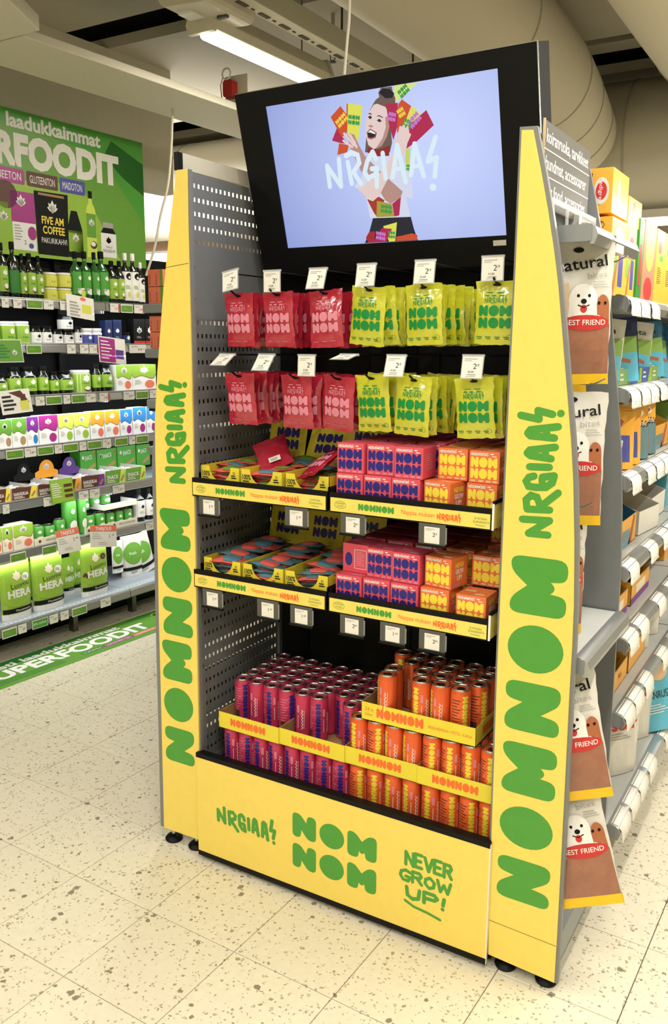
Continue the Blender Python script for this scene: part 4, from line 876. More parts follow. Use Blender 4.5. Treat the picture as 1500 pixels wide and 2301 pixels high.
A.rect('magenta', 1.296-o_, 2.17, .15, .155); A.rect('white', 1.30-o_, 2.03, .145, .14); A.L = 2; A.leaf('white', 1.36-o_, 2.275, .036); A.ell('magenta', 1.42-o_, 2.12, .028, .035); A.ell('violet_blue', 1.41-o_, 2.055, .016, .014); A.text('ink', '2', 1.367-o_, 2.06, .022); A.lines('grey_card', 1.31-o_, 2.15, .05, 6, .006, .014)
A.L = 1; A.ell('brown', 1.27-o_, 2.30, .07, .07); A.rect('leafgreen', 1.18-o_, 2.04, .10, .22); A.L = 2; A.leaf('white', 1.25-o_, 2.19, .03)
A.L = 3; A.poly('dark', [(1.444-o_,2.343),(1.667-o_,2.348),(1.656-o_,2.018),(1.452-o_,2.019)]); A.L = 4; A.leaf('white', 1.56-o_, 2.268, .040)
A.text('box_yink', 'FIVE AM', 1.485-o_, 2.180, .040, .145, bold=.02); A.text('box_yink', 'COFFEE', 1.490-o_, 2.130, .040, .145, bold=.02); A.text('white', 'PAKURIKAHVI', 1.478-o_, 2.080, .030, .168); A.rect('kraft', 1.47-o_, 2.325, .17, .012)
A.L = 3; A.poly('dark', rpoly([(1.658-o_,2.02),(1.762-o_,2.02),(1.760-o_,2.17,.02),(1.725-o_,2.27),(1.685-o_,2.27),(1.655-o_,2.17,.02)])); A.rect('leafgreen', 1.660-o_, 2.05, .10, .115); A.L = 4; A.leaf('white', 1.71-o_, 2.125, .028)
A.L = 2; A.poly('lime', rpoly([(1.790-o_,2.03),(1.862-o_,2.03),(1.862-o_,2.29,.03),(1.838-o_,2.33),(1.838-o_,2.39),(1.812-o_,2.39),(1.812-o_,2.33),(1.790-o_,2.29,.03)])); A.L = 3; A.rect('dark', 1.812-o_, 2.352, .027, .04); A.rect('midgreen', 1.792-o_, 2.14, .068, .13); A.L = 4; A.leaf('white', 1.828-o_, 2.22, .026); A.ell('brown', 1.838-o_, 2.10, .024, .022); A.L = 5; A.ell('white', 1.834-o_, 2.105, .018, .013)
A.L = 3; A.rect('white', 1.893-o_, 2.04, .115, .135); A.poly('dark', [(1.893-o_,2.175),(2.008-o_,2.175),(1.985-o_,2.205),(1.914-o_,2.205)]); A.rect('grey_card', 1.91-o_, 2.205, .078, .03); A.L = 4; A.leaf('dark', 1.95-o_, 2.135, .025); A.text('ink', 'TRIPLA', 1.925-o_, 2.092, .012); A.text('ink', 'MAGNESIUM', 1.905-o_, 2.068, .018, .09)
A.on('print', front(-.0003), sh, eps=.0004)
# ---- product kinds, modelled at nominal size, scaled when copied
KP = {}
def cyl_print(A, R, parent, ww, **k): A.on('label_print', cyl(R+.0004), parent, us=frange(-ww, ww, 10), **k)
def bottle(nm, R, H, glass, cap, label, z0, z1, art=None, neck=.34, sh_=.62, capc=None):
    t = thing(nm, 'x', 'bottle', (0,0,0))
    b = MB().lathe([(R*.9,0),(R,.004),(R,H*sh_),(R*.9,H*(sh_+.05)),(R*neck,H*(sh_+.16)),(R*neck,H*.86)], glass, 18).build('body', t, True)
    MB().lathe([(R*(neck+.06),H*.86),(R*(neck+.08),H*.87),(R*(neck+.08),H*.99),(R*neck,H)], cap, 14).build('cap', t, True)
    if label:
        A = Art(); hw = R*1.9; A.L = 1; A.rect(label, -hw, z0*H, 2*hw, (z1-z0)*H); A.L = 2
        if art: art(A, R, H, z0*H, z1*H)
        cyl_print(A, R, b, hw)
    return t
def a_coco(A, R, H, a, b): A.leaf('white', 0, a+(b-a)*.74, R*.52); A.L = 2; A.ell('brown', R*.2, a+(b-a)*.18, R*.5, (b-a)*.15); A.L = 3; A.ell('white', R*.1, a+(b-a)*.22, R*.38, (b-a)*.10); A.lines('dkgreen', -R*.5, a+(b-a)*.5, R, 2, H*.01, H*.02)
def a_leaf(A, R, H, a, b): A.leaf('white', R*.1, a+(b-a)*.68, R*.42); A.lines('dkgreen', -R*.5, a+(b-a)*.38, R, 3, H*.014, H*.03)
def a_dark(A, R, H, a, b): A.leaf('dark', R*.1, a+(b-a)*.62, R*.42); A.lines('grey_card', -R*.5, a+(b-a)*.30, R, 2, H*.02, H*.035)
def a_olive(A, R, H, a, b): A.ell('dark', R*.2, a+(b-a)*.84, R*.7, (b-a)*.12); A.L = 3; A.leaf('white', R*.2, a+(b-a)*.80, R*.35); A.ell('jar_yellow', R*.1, a+(b-a)*.22, R*.35, (b-a)*.1); A.lines('midgreen', -R*.6, a+(b-a)*.5, R, 3, H*.012, H*.025)
def a_ring(A, R, H, a, b): A.leaf('white', R*.2, a+(b-a)*.72, R*.5); A.ell('white', R*.3, a+(b-a)*.12, R*.7, (b-a)*.14); A.L = 3; A.ell('grey_card', -R*.2, a+(b-a)*.22, R*.3, (b-a)*.06)
def jar(nm, R, H, body, lid, label, art=None, z0=.1, z1=.7, lh=.16, sq=0, shd=.06):
    t = thing(nm, 'x', 'jar', (0,0,0)); b = MB().lathe([(R*.92,0),(R,.004),(R,H*(1-lh-shd)),(R*.84,H*(1-lh)),(R*.84,H*(1-lh)+.001)], body, 20).build('body', t, True)
    MB().lathe([(R*.90,H*(1-lh)),(R*.94,H*(1-lh)+.002),(R*.94,H*.985),(R*.88,H)], lid, 20).build('lid', t, True)
    if label:
        A = Art(); hw = R*1.9; A.rect(label, -hw, z0*H, 2*hw, (z1-z0)*H); A.L = 2
        if art: art(A, R, H, z0*H, z1*H)
        cyl_print(A, R, b, hw)
    return t
def pbox(nm, w_, d, h, body, art=None, cat='box', bev=.001):
    t = thing(nm, 'x', cat, (0,0,0)); b = MB().box(-w_/2, w_/2, -d/2, d/2, 0, h, body).build('carton_body', t, bevel=bev)
    if art: A = Art(); art(A, w_, h); A.on('front_print', front(-d/2-.0002), b, eps=.0002)
    return t
def wave(top, fig):
    def f(A, w_, h):
        n = 10; pts = [(-w_/2, h), (-w_/2, h*.56)]+[(-w_/2+w_*i/n, h*(.50+.06*math.sin(2.2*PI*i/n-1))) for i in range(1, n)]+[(w_/2, h*.62), (w_/2, h)]
        A.L = 1; A.poly(top, pts); A.L = 2; A.leaf('white', 0, h*.78, w_*.22); A.stroke('dark', pts[1:-1], h*.012)
        if fig: A.ell(fig, w_*.22, h*.22, w_*.2, h*.16); A.L = 3; A.rect(fig, w_*.1, h*.08, w_*.24, h*.2)
        A.lines('grey_card', -w_*.4, h*.38, w_*.3, 4, h*.015, h*.05)
    return f
def a_box(c1, lf='white', strip=None):
    def f(A, w_, h):
        if strip: A.rect(strip, -w_/2, 0, w_, h*.14)
        A.leaf(lf, 0, h*.55, w_*.28); A.lines('grey_card', -w_*.25, h*.3, w_*.5, 2, h*.02, h*.05)
    return f
def a_snack(A, w_, h): A.leaf('white', -w_*.32, h*.72, h*.12); A.text('white', 'SNACK', -w_*.2, h*.58, h*.2, w_*.45, rot=.08); A.L = 2; A.poly('kraft', [(-w_*.1,h*.2),(w_*.4,h*.45),(w_*.42,h*.3),(0,h*.08)]); A.poly('red', [(w_*.4,h*.9),(w_*.46,h*.9),(w_*.3,h*.6)])
def mtray(nm, w_, d, h, col, col2, bars, word):
    t = thing(nm, 'x', 'display box', (0,0,0)); m = MB(); m.box(-w_/2, w_/2, -d/2, d/2, 0, .002, 'cream'); m.box(-w_/2, -w_/2+.002, -d/2, d/2, 0, h, 'white'); m.box(w_/2-.002, w_/2, -d/2, d/2, 0, h, 'white'); m.build('box_body', t)
    f = MB().box(-w_/2, w_/2, -d/2-.0, -d/2+.002, 0, h, col).build('front_flap', t)
    A = Art(); A.poly(col2, [(w_*.18,0),(w_/2,0),(w_/2,h),(w_*.3,h)]); A.L = 2; A.text('white', word, -w_*.42, h*.38, h*.28, w_*.58, bold=.02); A.lines('cream', -w_*.42, h*.25, w_*.5, 2, h*.06, h*.12); A.poly('kraft', [(w_*.25,h*.2),(w_*.42,h*.65),(w_*.46,h*.5),(w_*.33,h*.12)]); A.on('lettering', front(-d/2-.0002), f, eps=.0002)
    rnd = random.Random(5)
    for i in range(9):
        m = MB(); m.box(-w_*.20, w_*.20, -.012, .012, -.004, .004, bars if i % 3 else 'white'); o = m.build('bar', t, bevel=.002)
        o.location = (rnd.uniform(-.25, .25)*w_, -d*.38+d*.8*i/9, h*(.55+.1*(i % 4))); o.rotation_euler = (rnd.uniform(-.1, .3), rnd.uniform(-.2, .2), rnd.uniform(-.5, .5))
    return t
def head(nm, col):
    t = thing(nm, 'x', 'display card', (0,0,0)); w_ = .13
    pts = [(-w_/2,0),(w_/2,0),(w_/2,.03)]+[(.042*math.cos(PI*k_/10), .04+.05*math.sin(PI*k_/10)) for k_ in range(11)]+[(-w_/2,.03)]
    b = MB().prism(pts, -.001, .001, col).build('card', t); A = Art(); A.leaf('white', 0, .055, .020); A.on('logo', front(-.0012), b); return t
def mcan(nm, H):
    t = thing(nm, 'x', 'drink can', (0,0,0)); R = .033; b = MB().lathe([(R*.8,0),(R,.006),(R,H-.012),(R*.84,H-.003)], 'green', 20).build('can_body', t, True)
    MB().lathe([(R*.84,H-.003),(R*.86,H),(R*.78,H),(R*.76,H-.004),(.001,H-.0035)], 'alu', 20).build('lid', t, True)
    A = Art(); A.leaf('white', -.004, H*.66, .013); A.ell('white', .0, H*.30, .020, H*.13)
    for i in range(4): A.ell('dkgreen', .045, H*(.2+.18*i), .006, H*.06)
    A.L = 2; A.ell('cream', .002, H*.27, .013, H*.08); cyl_print(A, R, b, .06); return t
def pouch(nm, w_, h, t_, mat, foot, art, cat='pouch'):
    t = thing(nm, 'x', cat, (0,0,0)); m = MB(); nx, nz = 8, 10; rnd = random.Random(9)
    f = lambda u, v: (t_/2*(1-(2*u/w_)**2)**.5*(1-(v/h)**1.6) if abs(u) < w_/2 else 0)+.0007
    for s in (-1, 1):
        vs = [(-w_/2+w_*i/nx, s*f(-w_/2+w_*i/nx, h*j/nz)+rnd.uniform(-1, 1)*.0012, h*j/nz) for j in range(nz+1) for i in range(nx+1)]
        for j in range(nz):
            for i in range(nx): q = [j*(nx+1)+i, j*(nx+1)+i+1, (j+1)*(nx+1)+i+1, (j+1)*(nx+1)+i]; m.add([vs[k] for k in q], [(0,1,2,3)], foot if j < 1 else mat)
    bt = [(-w_/2+w_*i/nx, -f(-w_/2+w_*i/nx, 0), 0) for i in range(nx+1)]+[(-w_/2+w_*i/nx, f(-w_/2+w_*i/nx, 0), 0) for i in range(nx, -1, -1)]
    m.add(bt, [tuple(range(len(bt)))], foot)
    b = m.build('bag_body', t, True); A = Art(); art(A, w_, h); A.on('front_print', lambda u, v, hh: (u, -f(u, v)-.0018-hh, v), b, us=frange(-w_/2, w_/2, 8), vs=frange(0, h, 8), eps=.0003); return t
def a_hera(l2, choc):
    def f(A, w_, h):
        A.L = 1; A.rect('leafgreen', -w_*.49, h*.30, w_*.98, h*.69); A.ell('leafgreen', 0, h*.33, w_*.46, h*.13); A.rect('dark', -w_*.49, h*.11, w_*.98, h*.075)
        A.L = 2; A.leaf('cream', 0, h*.70, w_*.17); A.text('ink', 'Luomu', -w_*.22, h*.50, h*.085, w_*.62, rot=.06); A.text('white', 'HERA', -w_*.34, h*.36, h*.12, w_*.80, bold=.04); A.text('white', l2, -w_*.15, h*.13, h*.035, w_*.5)
        if choc: A.ell('brown', w_*.3, h*.70, w_*.12, h*.06); A.poly('brown', [(-w_*.48,h*.40),(-w_*.3,h*.34),(-w_*.25,h*.40),(-w_*.42,h*.47)])
        else: A.ell('white', w_*.3, h*.66, w_*.13, h*.065); A.L = 3; A.text('ink', '30g', w_*.2, h*.64, h*.05)
    return f
def a_green_p(A, w_, h): A.L = 1; A.ell('midgreen', 0, h*.55, w_*.44, h*.27); A.rect('dark', -w_*.49, h*.14, w_*.98, h*.08); A.L = 2; A.text('white', 'fresh', -w_*.2, h*.52, h*.08); A.lines('grey_card', -w_*.2, h*.08, w_*.4, 1, h*.03)
KB = {'tb': lambda: bottle('oil_bottle', .03, .23, 'glass_dark', 'black', 'leafgreen', .12, .58, a_coco), 'tbd': lambda: bottle('oil_bottle', .03, .26, 'glass_dark', 'black', 'dkgreen', .1, .5),
 'gb': lambda: bottle('oil_bottle', .032, .26, 'glass_green', 'black', 'green', .16, .6, a_ring, sh_=.60), 'wb': lambda: bottle('oil_bottle', .03, .27, 'glass_dark', 'white', 'white', .08, .64, a_olive),
 'yj': lambda: jar('honey_jar', .045, .065, 'jar_yellow', 'white', 'jar_yellow', lambda A, R, H, a, b: (A.rect('kraft', -.01, a+.012, .02, .008), A.ell('lime', 0, a+.022, .008, .008)), .15, .78),
 'gt': lambda: jar('powder_tub', .043, .098, 'white', 'white', 'leafgreen', a_leaf, .04, .80, .12), 'wj': lambda: jar('pill_jar', .031, .095, 'glass_dark', 'black', 'white', a_dark, .08, .66, .14, 0, .12),
 'bj': lambda: jar('pill_jar', .034, .088, 'white', 'white', 'violet_blue', a_leaf, .02, .60, .22, 0, .10), 'kj': lambda: jar('pill_jar', .035, .062, 'dark', 'dark', 'navy', a_leaf, .1, .75, .2),
 'dg': lambda: bottle('powder_jar', .042, .14, 'glass_dark', 'black', 'leafgreen', .16, .62, a_leaf, .62, .66), 'cj': lambda: jar('coconut_jar', .052, .118, 'cream', 'white', 'leafgreen', a_coco, .03, .84, .12),
 'nb': lambda: pbox('slim_carton', .055, .05, .127, 'navy', a_box(0)), 'bb': lambda: pbox('slim_carton', .08, .06, .137, 'dark', a_box(0, 'white', 'red')), 'sb': lambda: pbox('powder_carton', .12, .07, .143, 'white', wave('leafgreen', 'salmon')),
 'b_g': lambda: pbox('powder_carton', .09, .05, .145, 'white', wave('midgreen', 'kraft')), 'b_p': lambda: pbox('powder_carton', .09, .05, .145, 'white', wave('purple', 'blue')), 'b_m': lambda: pbox('powder_carton', .09, .05, .145, 'white', wave('magenta', 'magenta')),
 'b_l': lambda: pbox('powder_carton', .09, .05, .145, 'white', wave('lime', 'leafgreen')), 'b_o': lambda: pbox('powder_carton', .09, .05, .145, 'white', wave('orange', 'salmon')), 'b_b': lambda: pbox('powder_carton', .09, .05, .145, 'white', wave('blue', 'magenta')),
 'b_c': lambda: pbox('powder_carton', .09, .06, .11, 'cream', wave('leafgreen', 'salmon')), 'bx': lambda: pbox('snack_box', .13, .10, .09, 'green', a_snack),
 'tr_k': lambda: mtray('bar_tray', .14, .22, .06, 'brown', 'box_yink', 'brown', 'RAAKASUKLAA'), 'tr_o': lambda: mtray('bar_tray', .14, .22, .06, 'brown', 'orange', 'white', 'RAAKASUKLAA'), 'tr_p': lambda: mtray('bar_tray', .14, .22, .06, 'brown', 'purple', 'lilac', 'RAAKASUKLAA'),
 'tr_g': lambda: mtray('bar_tray', .14, .22, .07, 'midgreen', 'lime', 'white', 'SNACK'), 'h_k': lambda: head('header_card', 'dark'), 'h_o': lambda: head('header_card', 'orange'), 'h_p': lambda: head('header_card', 'lilac'),
 'can': lambda: mcan('small_can', .095), 'tc': lambda: mcan('small_can', .13), 'db': lambda: bottle('juice_bottle', .037, .2, 'glass_dark', 'dark', 'white', .14, .66, a_dark, .38, .68),
 'p1': lambda: pouch('protein_pouch', .18, .28, .07, 'leafgreen', 'white', a_hera('Maustamaton', 0)), 'p2': lambda: pouch('protein_pouch', .18, .28, .07, 'leafgreen', 'white', a_hera('Suklaa', 1)), 'p3': lambda: pouch('protein_pouch', .13, .22, .06, 'leafgreen', 'white', a_hera('Suklaa', 0)),
 'p4': lambda: pouch('protein_pouch', .15, .22, .06, 'bag_white', 'white', a_green_p)}
KD = {'tb': ('black oil bottle with green coconut label', .06, .23), 'tbd': ('tall black oil bottle turned sideways', .055, .26), 'gb': ('tall dark green oil bottle', .066, .26), 'wb': ('black oil bottle with white label and white cap', .06, .27),
 'yj': ('yellow honey jar with white lid', .095, .065), 'gt': ('white and green powder tub', .086, .098), 'wj': ('black pill jar with white label', .062, .095), 'bj': ('white-lidded jar with blue label', .068, .088), 'kj': ('short black jar', .07, .062),
 'dg': ('black powder jar with light green label', .086, .14), 'cj': ('cream coconut jar with white lid', .104, .118), 'nb': ('slim navy carton with white leaf', .055, .127), 'bb': ('black carton with red foot strip', .08, .137), 'sb': ('wide green and white powder carton', .12, .143),
 'b_g': ('mid green topped powder carton', .09, .145), 'b_p': ('purple topped powder carton', .09, .145), 'b_m': ('magenta topped powder carton', .09, .145), 'b_l': ('lime topped powder carton', .09, .145), 'b_o': ('orange topped powder carton', .09, .145), 'b_b': ('blue topped powder carton', .09, .145),
 'b_c': ('green and cream drink powder carton', .09, .11), 'bx': ('dark green snack box', .13, .09), 'tr_k': ('brown tray of wrapped chocolate bars', .14, .06), 'tr_o': ('brown and orange tray of chocolate bars', .14, .06), 'tr_p': ('brown and purple tray of chocolate bars', .14, .06), 'tr_g': ('light green tray of snack bars', .14, .07),
 'h_k': ('black round header card with white leaf', .13, .09), 'h_o': ('orange round header card with white leaf', .13, .09), 'h_p': ('violet round header card with white leaf', .13, .09), 'can': ('short green coconut water can', .066, .095), 'tc': ('tall green coconut water can', .066, .13), 'db': ('black juice bottle with white label', .074, .2),
 'p1': ('big green protein pouch, unflavoured', .18, .28), 'p2': ('big green protein pouch with chocolate pieces', .18, .28), 'p3': ('green protein pouch standing in the back row', .13, .22), 'p4': ('white pouch with green leaf print', .15, .22)}
LEFT = {
 1:[('tb',.993,1.053,1.764,2.021),('tbd',1.058,1.112,1.759,2.031),('tb',1.112,1.154,1.765,1.978),('tb',1.153,1.215,1.763,1.985),('tb',1.209,1.255,1.761,1.976),('yj',1.258,1.353,1.764,1.826),('yj',1.352,1.445,1.764,1.827),('yj',1.444,1.543,1.765,1.834),('yj',1.26,1.354,1.828,1.901),('yj',1.357,1.443,1.831,1.905),('gb',1.441,1.503,1.758,2.019),('gb',1.503,1.57,1.76,2.024),('gb',1.57,1.622,1.763,2.025),('gb',1.616,1.695,1.765,2.035),('tb',1.689,1.753,1.768,1.991),('tb',1.747,1.803,1.77,1.995),('wb',1.789,1.849,1.767,2.04),('wb',1.846,1.911,1.765,2.042),('wb',1.904,1.952,1.767,1.998)],
 2:[('gt',.911,.989,1.554,1.649),('gt',.992,1.078,1.553,1.651),('gt',1.078,1.162,1.549,1.653),('wj',1.163,1.226,1.538,1.631),('wj',1.228,1.292,1.536,1.632),('wj',1.297,1.36,1.536,1.618),('wj',1.365,1.432,1.534,1.614),('wj',1.354,1.435,1.614,1.696),('wj',1.435,1.483,1.534,1.634),('bj',1.486,1.559,1.539,1.626),('bj',1.562,1.625,1.539,1.627),('nb',1.632,1.683,1.546,1.671),('nb',1.692,1.751,1.547,1.675),('kj',1.761,1.834,1.547,1.608),('bb',1.841,1.927,1.545,1.684),('bb',1.931,1.995,1.553,1.686)],
 3:[('dg',.934,1.014,1.291,1.399),('dg',1.018,1.093,1.305,1.43),('dg',1.097,1.191,1.284,1.43),('dg',1.194,1.254,1.282,1.431),('dg',1.261,1.32,1.293,1.402),('dg',1.326,1.425,1.285,1.405),('cj',1.431,1.544,1.287,1.405),('dg',1.547,1.6,1.288,1.437),('dg',1.607,1.694,1.29,1.438),('sb',1.697,1.814,1.285,1.429),('sb',1.821,2.0,1.287,1.429)],
 4:[('b_g',.923,.999,1.029,1.174),('b_g',1.002,1.086,1.033,1.177),('b_p',1.089,1.157,1.037,1.179),('b_m',1.162,1.279,1.032,1.181),('b_l',1.286,1.382,1.036,1.179),('b_l',1.388,1.491,1.036,1.179),('b_o',1.498,1.595,1.034,1.182),('b_o',1.601,1.705,1.03,1.181),('b_b',1.713,1.8,1.039,1.18),('b_b',1.808,1.909,1.038,1.187),('b_b',1.916,1.988,1.038,1.184)],
 5:[('tr_k',.851,.961,.775,.836),('tr_k',.967,1.117,.768,.829),('tr_k',1.124,1.249,.763,.826),('tr_o',1.257,1.4,.767,.832),('tr_p',1.408,1.569,.77,.836),('tr_g',1.577,1.721,.774,.847),('tr_g',1.729,1.881,.766,.844)],
 55:[('h_k',1.137,1.264,.829,.917),('h_o',1.272,1.424,.835,.922),('h_p',1.431,1.572,.829,.921),('bx',1.582,1.698,.856,.94),('bx',1.705,1.854,.853,.939),('bx',1.861,2.007,.844,.942),('bx',2.015,2.127,.842,.938)],
 6:[('b_c',.84,.897,.55,.646),('b_c',.903,.959,.542,.642),('b_c',.964,1.083,.529,.642),('can',1.098,1.172,.517,.611),('can',1.175,1.243,.51,.603),('can',1.247,1.308,.509,.623),('tc',1.314,1.395,.54,.724),('tc',1.401,1.454,.536,.724),('tc',1.466,1.529,.63,.724),('can',1.431,1.516,.518,.615),('can',1.52,1.587,.519,.615),('can',1.591,1.657,.527,.604),('can',1.661,1.721,.526,.604),('can',1.725,1.791,.525,.606),('tc',1.537,1.607,.644,.732),('tc',1.615,1.687,.644,.726),('db',1.822,1.896,.505,.704),('db',1.904,1.962,.501,.7)],
 7:[('p1',.808,.987,.193,.49),('p1',.999,1.193,.196,.483),('p2',1.312,1.501,.187,.473)],
 77:[('p3',1.07,1.153,.199,.415),('p3',1.284,1.359,.164,.388),('p3',1.347,1.46,.188,.41),('p4',1.641,1.722,.223,.414),('p4',1.729,1.891,.201,.424),('p4',1.819,2.001,.173,.42)],
}
TAGS = {
 1:[('w',.953,.994),('w',1.017,1.067),('g',1.093,1.19),('w',1.193,1.255),('w',1.294,1.367),('r',1.625,1.695),('g',1.701,1.792),('r',1.799,1.877)],
 2:[('g',1.076,1.168),('w',1.323,1.38),('w',1.407,1.466),('r',1.469,1.532),('w',1.536,1.588),('w',1.752,1.881)],
 3:[('w',.917,.946),('w',1.111,1.167),('g',1.173,1.275),('w',1.283,1.329),('g',1.335,1.429),('w',1.432,1.498),('r',1.523,1.595),('w',1.695,1.778),('g',1.788,1.888),('w',1.895,1.951)],
 4:[('g',.921,1.023),('w',1.028,1.099),('g',1.104,1.205),('w',1.211,1.261),('g',1.264,1.365),('w',1.371,1.419),('g',1.425,1.526),('w',1.529,1.593),('g',1.618,1.717),('w',1.723,1.771),('g',1.777,1.874)],
 5:[('w',.881,.921),('w',1.122,1.194),('w',1.349,1.418),('w',1.424,1.495),('w',1.587,1.676)],
 6:[('g',.904,1.0),('g',1.096,1.188),('w',1.827,1.891)],
 7:[('g',.759,.846),('w',.851,.902),('b',.933,1.031),('w',1.039,1.094),('w',1.108,1.162),('g',1.182,1.284),('w',1.375,1.45)],
}
def put_left(kind, s0, s1, z0, z1, row, cnt):
    nm, w0, h0 = KD[kind]; k_ = row if row < 8 else int(str(row)[0])
    if kind in KP: o = dup(KP[kind])
    else: o = KP[kind] = KB[kind]()
    d0 = {5: .03, 55: .24, 7: -.03, 77: .10}.get(row, .04); sx = (s1-s0)/w0; deep = {'nb':.025,'bb':.03,'sb':.035,'bx':.05,'b':.025,'p':.035,'h':0}.get(kind if kind in ('nb','bb','sb','bx') else kind[0] if kind[:2] in ('b_','p1','p2','p3','p4','h_') else '', w0*.5)*sx
    if kind[:2] in ('tr',): deep = .11
    if kind in ('tc',) and z0 > .6: d0 = .10
    base = max(z0, DZ[k_]+.0005) if z0 > DZ[k_]+.04 else DZ[k_]+.0005
    if kind[:2] == 'h_' or kind == 'bx': base = DZ[k_]+.0005+(.055 if kind[:2] == 'h_' else .04)
    hz = max((z1-base)/h0, .5)
    if row in (7, 77): s0 += .035; s1 += .035
    o.location = LW((s0+s1)/2, d0+deep, base); o.rotation_euler = (0, 0, LROT+random.uniform(-.06, .06)*(0 if kind[0] in 'bth' else 1)); o.scale = (sx, sx if kind[:2] != 'tr' else 1, hz)
    if kind == 'p4' and s0 > 1.8: o.rotation_euler = (0, -.25, LROT-.1)
    cnt[kind] = cnt.get(kind, 0)+1
    return o
for row, items in LEFT.items():
    cnt = {}; k_ = row if row < 8 else int(str(row)[0]); tot = {}
    for it in items: tot[it[0]] = tot.get(it[0], 0)+1
    up = {}
    for it in items:
        o = put_left(*it, row, cnt); nm = KD[it[0]][0]; n = cnt[it[0]]
        o['label'] = nm+(', %s from left' % ORD[n-1] if tot[it[0]] > 1 else '')+', '+SN[k_]+' rack shelf'
# white trays under the small cans
for x0, x1, z, l in ((1.09, 1.31, DZ[6], 'lower left'), (1.42, 1.60, DZ[6], 'middle'), (1.60, 1.80, DZ[6], 'lower right')):
    t = thing('can_tray', 'cream cardboard tray around short green cans, %s on the sixth rack shelf' % l, 'tray', LW(x0, .03, z+.001), LROT); w_ = x1-x0
    f = MB().box(0, w_, -.002, 0, 0, .035, 'cream').build('front_wall', t); A = Art(); A.text('brown', '100% KOOKOSVESI', w_*.3, .012, .012, w_*.6); A.ell('brown', w_*.12, .018, .008, .008); A.on('lettering', front(-.0022), f)
    MB().box(0, .002, 0, .15, 0, .035, 'cream').build('side_wall', t); MB().box(w_-.002, w_, 0, .15, 0, .035, 'cream').build('side_wall', t)
t = thing('can_tray', 'empty cream cardboard tray on top of the green cans, sixth rack shelf', 'tray', LW(1.55, .03, .628), LROT)
m = MB(); m.box(0, .25, 0, .13, 0, .002, 'white'); m.build('base', t); MB().box(0, .25, -.002, 0, 0, .032, 'cream').build('front_wall', t)
for x in (0, .248): MB().box(x, x+.002, 0, .13, 0, .032, 'white').build('side_wall', t)
# rail cards
CM = {'g': 'midgreen', 'w': 'paper', 'r': 'paper', 'b': 'green'}; pc = {}
for k_, v in TAGS.items():
    for ci, (cl, s0, s1) in enumerate(v):
        t = thing('rail_card', {'g': 'green printed card', 'w': 'white price card', 'r': 'white price card with red edge', 'b': 'green card with white words'}[cl]+', %s card from left, rail of the %s rack shelf' % (ORD[ci], SN[k_]), 'price label', LW(s0, -.013-(0 if k_ < 7 else .10), DZ[k_]-.041), LROT,
                  {'g': 'green', 'w': 'white', 'r': 'red-edged', 'b': 'lettered'}[cl]+' cards in the rail of the %s rack shelf' % SN[k_], rx=.0)
        w_ = s1-s0-.003; b = MB().box(0, w_, -.001, .0, -.006, .040, 'paper').build('card', t); A = Art()
        if cl in 'g': A.rect('midgreen', .004, -.001, w_-.008, .034); A.L = 2; A.lines('leafgreen', .012, .02, w_*.5, 2, .003, .008)
        elif cl == 'b': A.rect('green', .003, -.003, w_-.006, .040); A.L = 2; A.text('white', 'BPA-VAPAA', .008, .012, .014, w_-.018)
        else:
            A.text('ink', ('14','19','24','12','5')[(int(s0*100)+k_) % 5], w_*.48, .008, .013, w_*.26); A.text('ink', '90', w_*.78, .014, .006, w_*.14); A.lines('grey_card', w_*.1, .030, w_*.5, 2, .0022, .004)
            if cl == 'r': A.rect('red', w_*.86, -.004, w_*.12, .042)
        A.on('print', front(-.0012), b)
def card(nm, lab, s0, s1, z0, z1, art, bg='paper', dx=-.03, ry=0):
    t = thing(nm, lab, 'info card', LW(s0, dx, z0), LROT, rx=-.15, ry=ry); w_, h = s1-s0, z1-z0
    b = MB().box(0, w_, -.001, 0, 0, h, bg).build('card', t); A = Art(); art(A, w_, h); A.on('print', front(-.0012), b)
    m = MB(); m.tube([(w_*.6, .001, h*.1), (w_*.75, .02, h*.02), (w_*.9, .03, h*.2)], .0015, 'alu_dark'); m.build('clip', t)
card('info_card', 'white tilted info card with yellow picture at the rail of the top rack shelf', 1.32, 1.50, 1.685, 1.80, lambda A, w, h: (A.lines('grey_card', .02, h*.62, w*.38, 5, .010, .016), A.rect('jar_yellow', w*.55, h*.25, w*.35, h*.4), A.ell('salmon', w*.6, h*.88, .02, .01)), ry=.12)
card('info_card', 'green info card with grey text bars at the rail of the second rack shelf', .88, 1.045, 1.455, 1.565, lambda A, w, h: (A.rect('midgreen', .004, .004, w-.008, h-.008), setattr(A, 'L', 2), A.lines('dkgreen', .01, h*.7, w*.5, 5, .008, .014), A.leaf('white', w*.72, h*.42, .018)))
card('info_card', 'pink and white info card tilted at the rail of the second rack shelf', 1.52, 1.71, 1.450, 1.590, lambda A, w, h: (A.rect('magenta', .005, .005, w*.58, h-.012), A.rect('lilac', w*.62, h*.2, w*.3, h*.35), setattr(A, 'L', 2), A.lines('white', .015, h*.8, w*.4, 6, .006, .018)), ry=.1)
card('info_card', 'white info card with dark bottle picture at the rail of the third rack shelf', .905, 1.08, 1.205, 1.320, lambda A, w, h: (A.lines('ink', .012, h*.68, w*.42, 4, .011, .020), A.poly('brown', [(w*.3,h*.9),(w*.7,h*.95),(w*.95,h*.4),(w*.7,h*.6)]), setattr(A, 'L', 2), A.rect('jar_yellow', w*.62, h*.12, w*.28, h*.4), A.rect('brown', w*.66, h*.5, w*.18, h*.28)), ry=-.05)
